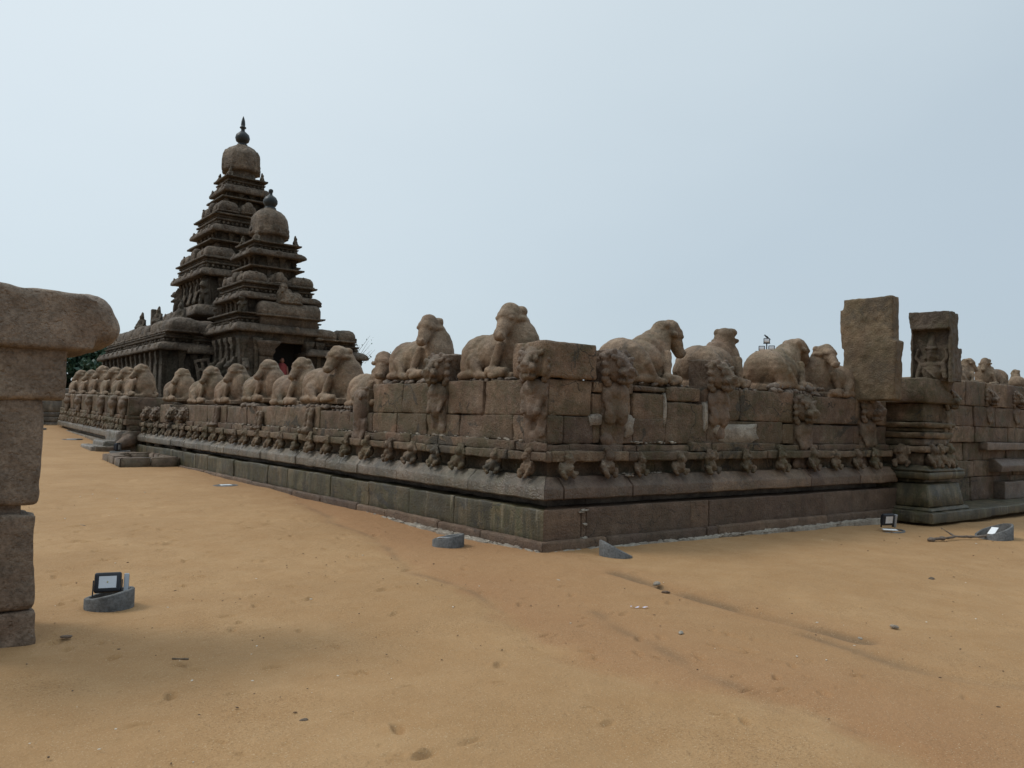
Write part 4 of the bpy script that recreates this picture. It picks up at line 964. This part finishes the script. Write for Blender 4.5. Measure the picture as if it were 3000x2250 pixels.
dome(tw, ax, ay, [(.82, 12.95), (.80, 13.06), (.70, 13.08), (.70, 13.5), (.82, 13.62)],
     [(.70, 13.46), (.93, 13.50), (.945, 13.66), (.93, 14.05), (.90, 14.35), (.80, 14.56), (.74, 14.58), (.62, 14.72), (.40, 14.86), (.24, 14.92)],
     [(.24, 14.88), (.25, 14.98), (.17, 15.0), (.20, 15.05), (.31, 15.14), (.355, 15.30), (.31, 15.47), (.17, 15.60), (.10, 15.66), (.09, 15.78), (.16, 15.82), (.15, 15.87), (.10, 15.90), (.105, 16.0), (.09, 16.15), (.055, 16.30), (.012, 16.42)])
for hw, z in ((2.32, 8.72), (1.92, 9.62), (1.70, 10.96), (1.26, 11.92), (1.02, 13.02), (2.5, 5.12)):
    M = MB(); loft(M, ax, ay, hw, hw, [(-.3, z - .02), (0, z - .02), (.01, z + .05), (-.3, z + .06)], .03, .15); M.build('string_course', M_TEMPLE, tw, amp=.012, scale=6)
# ---- smaller tower in front
bx0, by0 = 5.72, 24.80
sw = thing('temple_tower', 'smaller temple tower in front with a bell dome, dark pot finial and a dark doorway', 'temple')
# hollow base with a doorway (opening x 5.45..6.75)
fy = by0 - 1.72
M = MB()
for x0, x1, y0, y1, z0, z1 in ((4.1, 4.86, fy, fy + 3.4, 1.5, 4.8), (4.86, 5.40, fy + .02, fy + .5, 3.86, 4.8), (5.40, 6.78, fy + .01, fy + .5, 4.40, 4.8), (6.78, 7.4, fy, fy + 3.4, 1.5, 4.8), (4.86, 6.78, fy + 1.9, fy + 3.4, 1.5, 4.8)):
    rbox(M, x0, x1, y0, y1, z0, z1, .04, .2)
for x in (4.18, 4.74, 6.86, 7.3):
    loft(M, x, fy - .01, .09, .07, [(.03, 2.0), (0, 2.2), (-.01, 4.0), (.05, 4.1), (.02, 4.2), (.09, 4.34), (.11, 4.5)], .02, .2)
for y in (fy + .6, fy + 1.2, fy + 1.9, fy + 2.6):
    loft(M, 4.09, y, .08, .09, [(.03, 2.0), (0, 2.2), (-.01, 4.0), (.05, 4.1), (.02, 4.2), (.09, 4.34), (.11, 4.5)], .02, .2)
M.build('wall', M_TEMPLE, sw, amp=.018, scale=3.5, amp2=.008)
M = MB(); box(M, 4.87, 6.77, fy + 1.2, fy + 1.22, 1.5, 4.75); box(M, 4.87, 6.77, fy + .3, fy + 1.9, 1.4, 1.6); box(M, 4.861, 4.87, fy + .5, fy + 1.9, 1.5, 4.79); box(M, 6.77, 6.779, fy + .5, fy + 1.9, 1.5, 4.79); box(M, 4.87, 6.77, fy + .5, fy + 1.9, 4.76, 4.79)
M.build('doorway_shade_lining', M_SHADE, sw, smooth=False)  # room lined in near-black, so its shade is in the colour
M = MB(); rbox(M, 4.86, 5.42, fy - .03, fy + .4, 1.5, 3.86, .06, .12); loft(M, 5.14, fy + .15, .27, .22, [(0, 3.84), (.0, 3.9), (.08, 4.0), (.06, 4.12), (.2, 4.3), (.24, 4.42)], .05, .1); M.build('door_pillar', M_TEMPLE_ROOF, sw, amp=.02, scale=4)
o = link('niche_figure', RAM, M_TEMPLE, sw, (4.30, fy - .1, 2.5), 0); o.scale = (1, 1, 1.2)
for i in range(3):
    o = link('niche_figure', RAM, M_TEMPLE, sw, (3.98, fy + .35 + i * 1.1, 2.4), R(-90)); o.scale = (1, 1, 1.35)
cornice(sw, bx0 + .05, by0, 1.98, 1.98, 4.72, 5.08, step=.8); bands(sw, bx0, by0, 1.78, 1.78, 5.06, 5.42, .2)
storey(sw, bx0, by0, 1.38, 1.38, 5.2, 6.12, .55)
figs(sw, bx0, by0, 1.46, 5.38, .9, RAM, 'rampant_lion', ((-1, -1), (1, -1), (-1, 1)))
M = MB(); pillow(M, bx0 + .30, by0 - 1.60, 1.30, .34, 5.42, 5.98, .16, .12); loft(M, bx0 + .30, by0 - 1.5, 1.18, .3, [(0, 5.0), (0, 5.5)], .04, .2); M.build('porch_roof', M_TEMPLE_ROOF, sw, amp=.03, scale=2.5, amp2=.012)
ob = link('bull_figure', bull_mesh(-60, 77, det=.02), M_TEMPLE_ROOF, sw, (bx0 + .30, by0 - 1.58, 5.94), R(180)); ob.scale = (.80,) * 3
bb = ob
cornice(sw, bx0, by0, 1.64, 1.64, 6.04, 6.34, step=.7); bands(sw, bx0, by0, 1.54, 1.54, 6.32, 6.66, .18)
hara(sw, bx0, by0, 1.42, 1.42, 6.74, 7.18, False); storey(sw, bx0, by0, .88, .88, 6.9, 7.95, .55)
cornice(sw, bx0, by0, 1.16, 1.16, 7.88, 8.17, step=.6); bands(sw, bx0, by0, 1.02, 1.02, 8.15, 8.42, .17)
figs(sw, bx0, by0, .80, 8.38, .70)
dome(sw, bx0, by0, [(.72, 8.38), (.70, 8.46), (.60, 8.48), (.60, 8.88), (.70, 8.96)],
     [(.60, 8.84), (.79, 8.88), (.80, 8.98), (.76, 9.14), (.75, 9.36), (.71, 9.58), (.60, 9.78), (.44, 9.92), (.26, 10.0), (.24, 10.04)],
     [(.23, 10.0), (.24, 10.08), (.17, 10.10), (.22, 10.16), (.29, 10.28), (.285, 10.40), (.22, 10.52), (.11, 10.60), (.07, 10.64), (.07, 10.72), (.095, 10.76), (.09, 10.84), (.05, 10.87)], 16)
for hw, z in ((1.53, 6.68), (1.12, 7.42), (1.02, 8.44), (1.80, 5.44)):
    M = MB(); loft(M, bx0, by0, hw, hw, [(-.3, z - .02), (0, z - .02), (.01, z + .04), (-.3, z + .05)], .03, .15); M.build('string_course', M_TEMPLE, sw, amp=.012, scale=6)
# ---- low galleries joined to the towers
gl = thing('temple_gallery', 'low temple gallery left of the towers, topped by a row of rounded roof blocks', 'temple')
gx, gy = 3.3, 32.3; ghx, ghy = 1.1, 5.7
storey(gl, gx, gy, ghx, ghy, 1.5, 4.15, .85); cornice(gl, gx, gy, ghx + .22, ghy + .22, 4.05, 4.40); bands(gl, gx, gy, ghx + .05, ghy + .05, 4.38, 4.80, .24)
M = MB()
for i in range(7):
    y = gy - ghy + .5 + i * 1.62
    pillow(M, gx - .35, y, .62, .72, 4.85, 5.44 - .02 * (i % 3), .14, .12)
pillow(M, gx + .5, gy - ghy + .5, .60, .5, 4.85, 5.40, .14, .12); loft(M, gx, gy, ghx - .15, ghy - .15, [(0, 4.6), (0, 5.0)], .04, .3)
M.build('roof_blocks', M_TEMPLE_ROOF, gl, amp=.035, scale=2.4, amp2=.014)
for (x, y, sc) in ((2.75, 29.6, 1.0), (2.9, 33.2, 1.1), (3.3, 28.2, 1.25)):
    o = link('roof_figure', FIG, M_TEMPLE, gl, (x, y, 5.38), R(-60)); o.scale = (sc,) * 3
M = MB(); rbox(M, 2.55, 2.75, 30.0, 30.2, 5.35, 6.05, .03, .1); M.build('roof_post', M_TEMPLE, gl)
g2 = thing('temple_gallery', 'narrow recessed link wall between the left gallery and the smaller tower', 'temple')
storey(g2, 4.15, 27.6, .85, 1.2, 1.5, 4.05, .6); cornice(g2, 4.15, 27.6, 1.0, 1.35, 3.95, 4.32, False)
bands(g2, 4.2, 27.6, .9, 1.2, 4.3, 4.7); M = MB(); pillow(M, 4.3, 26.9, .45, .5, 4.75, 5.3, .14, .12); M.build('roof_blocks', M_TEMPLE_ROOF, g2, amp=.03, scale=2.4)
g3 = thing('temple_gallery', 'low stepped temple gallery at the right of the smaller tower', 'temple')
hx = 1.12; cx = 8.05; cy = 24.6
storey(g3, cx, cy, hx, 1.6, 1.5, 3.98, 2.0); cornice(g3, cx + .02, cy, hx + .20, 1.85, 3.90, 4.24, False)
bands(g3, cx, cy, hx + .02, 1.65, 4.22, 4.60); M = MB(); loft(M, cx - .1, cy, hx - .12, 1.45, [(0, 4.4), (0, 4.7), (.05, 4.72), (.05, 4.80), (-.05, 4.82)], .04, .2)
pillow(M, 8.45, 23.3, .40, .5, 4.64, 5.14, .14, .11); pillow(M, 7.6, 23.3, .45, .45, 4.64, 5.08, .12, .12); M.build('roof_blocks', M_TEMPLE_ROOF, g3, amp=.03, scale=2.5)
# leaning pierced slab
S = Sculpt()
for x in (-.25, 0, .25): S.bx((x, 0, .6), (.055, .06, .62))
for z in (.04, .4, .8, 1.18): S.bx((0, 0, z), (.30, .06, .06))
o = link('pierced_slab', S.carve('pierced_slab', .025, 1, .01, 6), M_TEMPLE_ROOF, None, (3.85, 26.0, 2.55), 0); o.rotation_euler = (R(-8), R(-12), R(-10))
tag(o, 'pierced stone window slab leaning against the temple wall', 'stone slab')
# temple floor inside the wall
pf = MB(); rbox(pf, 1.6, 12, 22.0, 39, .6, 2.10, .05, .5); o = pf.build('temple_terrace', M_TEMPLE, None, amp=.02, scale=2); o['kind'] = 'structure'

# person in the doorway
def person():
    S = Sculpt(); S.cap((-.09, 0, .06), (-.09, 0, .48), .055, .07).cap((-.09, 0, .48), (-.085, 0, .88), .07, .095).cap((.09, 0, .06), (.09, 0, .48), .055, .07).cap((.09, 0, .48), (.085, 0, .88), .07, .095)
    S.ell((0, 0, .95), (.165, .115, .14)).cap((0, 0, 1.0), (0, 0, 1.32), .15, .165).ell((0, 0, 1.36), (.19, .11, .09)).cap((0, 0, 1.40), (0, -.01, 1.52), .055, .05)
    for s in (-1, 1): S.cap((.19 * s, 0, 1.36), (.24 * s, .02, 1.08), .052, .042).cap((.24 * s, .02, 1.08), (.22 * s, -.06, .84), .04, .03); S.ell((.22 * s, -.07, .78), (.035, .03, .07)); S.ell((.09 * s, -.06, .03), (.045, .12, .035))
    S.ell((0, -.015, 1.62), (.078, .095, .115)).ell((0, -.11, 1.61), (.016, .02, .025)); S.ell((.08, 0, 1.61), (.015, .025, .035)); S.ell((-.08, 0, 1.61), (.015, .025, .035))
    return S.carve('person', .014, 2, 0)
pe = link('person', person(), plain('skin', (.28, .13, .09), .6), None, (6.0, 23.6, 2.10), R(-15)); tag(pe, 'person in a red garment standing in the dark temple doorway', 'person')
S = Sculpt(); S.cap((0, 0, .22), (0, 0, .98), .22, .19).cap((0, 0, .95), (0, 0, 1.36), .19, .19).ell((0, 0, 1.37), (.215, .13, .08)); link('sari', S.carve('sari', .02, 2, .01, 9), plain('red_cloth', (.26, .045, .045), .8), pe)
S = Sculpt(); S.ell((0, .02, 1.66), (.085, .09, .09)).ell((0, .09, 1.6), (.05, .05, .05)); link('hair', S.carve('hair', .014, 2, 0), plain('dark_hair', (.05, .025, .02), .6), pe)

# ------------------------------------------------------------------ trees, light mast, birds
def leaf_mat(name, a, b):
    m, t, n, l, bs = nodes(name); g = n.new('ShaderNodeNewGeometry')
    l.new(mixc(t, g.outputs['Random Per Island'], a, b), bs.inputs['Base Color']); bs.inputs['Roughness'].default_value = .6; return m
M_LEAF = leaf_mat('dark_needles', (.012, .040, .024), (.035, .085, .045)); M_LEAF2 = leaf_mat('fresh_leaves', (.03, .09, .02), (.08, .17, .05)); M_BARK = plain('bark', (.06, .045, .035), .85)
def tree(name, label, x, y, z, H, W, n, mleaf, seed, cat='tree', group=None, leaf=.35, wispy=.0, base=.25):
    q = np.random.default_rng(seed); t = thing(name, label, cat, (x, y, z), q.uniform(0, 6), group)
    S = Sculpt(); kt = .3 if name == 'bare_shrub' else 1; S.cap((0, 0, -.3), (0, 0, H * .85), H * .022 * kt, H * .006 * kt, 2); tips = []
    for i in range(16):
        a = q.uniform(0, 6.28); zz = H * q.uniform(base, .8); r_ = W * q.uniform(.45, 1) * (1.15 - .8 * abs(zz / H - .45)); e = (r_ * math.cos(a), r_ * math.sin(a), min(H, zz + H * q.uniform(.08, .25)))
        S.cap((0, 0, zz), e, H * .008 * kt, H * .003 * kt, 2); tips.append(e)
    tips.append((0, 0, H * .95)); link('trunk', S.mesh('trunk'), M_BARK, t)
    tips = np.array(tips); v = []; f = []
    c = tips[q.integers(0, len(tips), n)] * q.uniform(.55, 1.05, (n, 1)) ** np.array([1, 1, .35]) + q.normal(0, W * .15, (n, 3)) * (1, 1, .8)
    for i in range(n):
        s = leaf * q.uniform(.5, 1.2); d = q.normal(0, 1, 3); d[2] += wispy; d /= np.linalg.norm(d); u = np.cross(d, q.normal(0, 1, 3)); u /= np.linalg.norm(u); p = c[i]; k = len(v)
        v += [p - u * s * .22, p + d * s * .5, p + u * s * .22, p - d * s * .5]; f.append((k, k + 1, k + 2, k + 3))
    me = bpy.data.meshes.new('crown'); me.from_pydata([tuple(a) for a in v], [], f); link('crown', me, mleaf, t); return t
for i, (x, y, H, W) in enumerate(((2.2, 64, 5.6, 2.6), (4.6, 66, 6.3, 2.8), (6.6, 63, 5.9, 2.4), (-1.2, 67, 5.2, 2.8), (9.0, 68, 6.0, 2.6))):
    tree('feathery_tree', ('dark feathery tree in the middle of the gap between pillar and gallery', 'taller dark tree with a thin spot near the gallery eave', 'dark tree touching the left gallery roof', 'dark tree behind the capital of the near pillar', 'dark tree mostly behind the left gallery')[i], x, y, 1.1, H, W, 5200, M_LEAF, 60 + i, 'tree', 'dark trees beyond the temple', .55, .8, .12)
tree('bare_shrub', 'thin leafless shrub showing right of the temple gallery roof', 20.9, 46.5, 1.2, 6.6, 1.3, 40, M_LEAF, 80, 'shrub', None, .22, 1.2)
tree('bare_shrub', 'smaller twiggy shrub behind the second bull of the left wall', 24.0, 46.5, 1.2, 5.4, 1.1, 30, M_LEAF, 81, 'shrub', None, .2, 1.2)
tree('green_tree', 'fresh green treetop between two bulls of the right wall', 67.4, 45.1, 1.0, 6.9, 1.1, 1500, M_LEAF2, 82, 'tree', None, .4)
ms = thing('light_mast', 'tall floodlight mast with stacked square lamps behind the right wall', 'light mast', (67.54, 43.92, 0))
M = MB(); lathe(M, 0, 0, [(.10, 0), (.07, 10.4)], 10); M.build('pole', M_BLACKMETAL, ms)
M = MB(); rbox(M, -.36, .36, -.05, .05, 10.38, 10.46, .01, .5); rbox(M, -1.15, 1.15, -.05, .05, 9.52, 9.62, .01, .5); o = M.build('crossbar', M_BLACKMETAL, ms); o.rotation_euler = (0, 0, R(-57))
ca, sa = math.cos(R(-57)), math.sin(R(-57))
for u, z in ((0, 10.72), (-.5, 9.9), (.5, 9.93), (-.5, 9.16), (.5, 9.16)):
    H = MB(); rbox(H, -.33, .33, -.05, .1, -.27, .27, .05, .2); ho = H.build('lamp_frame', M_BLACKMETAL, ms); ho.location = (u * ca, u * sa, z); ho.rotation_euler = (0, 0, R(-57))
    G = MB(); rbox(G, -.25, .25, -.064, -.052, -.19, .19, .002, .3); G.build('lamp_glass', M_GLASSW, ho)
def bird(x, y, z, s, label, rz):
    S = Sculpt(); S.ell((0, 0, 0), (.16, .07, .07), (0, 35, 0)).ell((-.13, 0, .12), (.055, .05, .05)).cap((.1, 0, -.08), (.26, 0, -.2), .04, .02).cap((-.17, 0, .12), (-.23, 0, .11), .015, .004).cap((0, 0, -.05), (0, 0, -.14), .012, .012)
    o = link('bird', S.carve('bird', .018, 1, 0), M_BLACKMETAL, None, (x, y, z), rz); o.scale = (s,) * 3; tag(o, label, 'bird')
bird(67.54, 43.92, 11.13, 1.5, 'dark bird perched on top of the light mast', R(-57)); bird(66.72, 45.1, 8.1, 1.7, 'dark bird perched on the green treetop', R(120))
# ------------------------------------------------------------------ debris on the sand
def pebble(x, y, s, m, label, name='stone', cat='stone', flat=.5, group=None):
    me = rnd.choice(_rub).copy(); me.materials.clear()
    o = link(name, me, m, None, (x, y, float(zground(x, y)) + s * flat * .25), rnd.uniform(0, 6)); o.scale = (s * 1.2, s * .8, s * flat); tag(o, label, cat, group); return o
for (u, v, s, m, lb) in ((1637, 1702, .035, M_MORTAR, 'white stone on the sand in front of the wall corner'), (1924, 1712, .055, M_MORTAR, 'pale brown stone beside the dark gully'), (1950, 1736, .035, M_PLINTH_R, 'small brown stone below the pale one at the gully'),
                      (2728, 1688, .05, M_LION, 'dark flat stone on the sand at the right'), (2620, 1836, .035, M_MORTAR, 'beige stone on the sand at right'), (2520, 1871, .022, M_MORTAR, 'white shell on the sand'), (1995, 1855, .03, M_MORTAR, 'white chip with a dark end on the sand'), (2225, 2011, .022, M_WHITE, 'small white chip in the middle of the right foreground'),
                      (892, 2110, .02, M_PILLAR, 'reddish pebble in the near foreground'), (238, 1543, .05, M_LION, 'dark clod standing on the sand near the pillar'), (1620, 2085, .018, M_LION, 'dark pebble in the near right foreground'), (195, 1867, .035, M_LION, 'dark clod at the foot of the pillar')):
    x, y = px(u, v); pebble(x, y, s, m, lb)
x, y = px(528, 1935); S = Sculpt(); S.bx((0, 0, 0), (.052, .007, .006)); o = link('stick', S.carve('stick', .004, 1, .002, 30), M_LION, None, (x, y, .01), R(-37)); tag(o, 'short flat brown stick on the sand in the left foreground', 'stick')
x, y = px(1875, 1782); M = MB(); v = []; 
for i in range(9):
    for j in range(2): v.append((i * .02 - .08 + .006 * math.sin(i * 3), j * .018 + .012 * math.sin(i * 1.7), .006 + .008 * math.sin(i * 2 + j)))
M.addmesh(v, [(i * 2, i * 2 + 2, i * 2 + 3, i * 2 + 1) for i in range(8)]); me = M.mesh('plastic_scrap'); o = link('plastic_scrap', me, plain('pale_plastic', (.55, .52, .62), .3), None, (x, y, .004), R(-37)); tag(o, 'crumpled pale plastic strip on the sand beside the gully', 'litter')
# leaf litter and grit too small to count
v0, f0 = _unit(1); M = MB(); q = np.random.default_rng(3)
for i in range(620):
    r_ = 2.6 * (6.5 ** q.random()); a = R(37.6) + R(q.uniform(-34, 34)); x = CAM[0] + r_ * math.sin(a); y = CAM[1] + r_ * math.cos(a)
    if x > -.15 and y > -.15: continue
    s = q.uniform(.0016, .0050) * (1 + .10 * r_); M.addmesh(v0 * (s * q.uniform(1, 2.2), s, s * .5) @ np.array(Euler((0, 0, q.uniform(0, 6))).to_matrix()).T + (x, y, float(zground(x, y)) + .004), f0)
m, t, n, l, bs = nodes('grit'); g = n.new('ShaderNodeNewGeometry'); rp = n.new('ShaderNodeValToRGB'); rp.color_ramp.interpolation = 'CONSTANT'
rp.color_ramp.elements[0].color = (.09, .05, .025, 1); rp.color_ramp.elements[1].position = .55; rp.color_ramp.elements[1].color = (.2, .12, .06, 1); e = rp.color_ramp.elements.new(.82); e.color = (.6, .54, .45, 1)
l.new(g.outputs['Random Per Island'], rp.inputs[0]); l.new(rp.outputs[0], bs.inputs['Base Color']); bs.inputs['Roughness'].default_value = .8
o = M.build('sand_grit', m); o['kind'] = 'stuff'
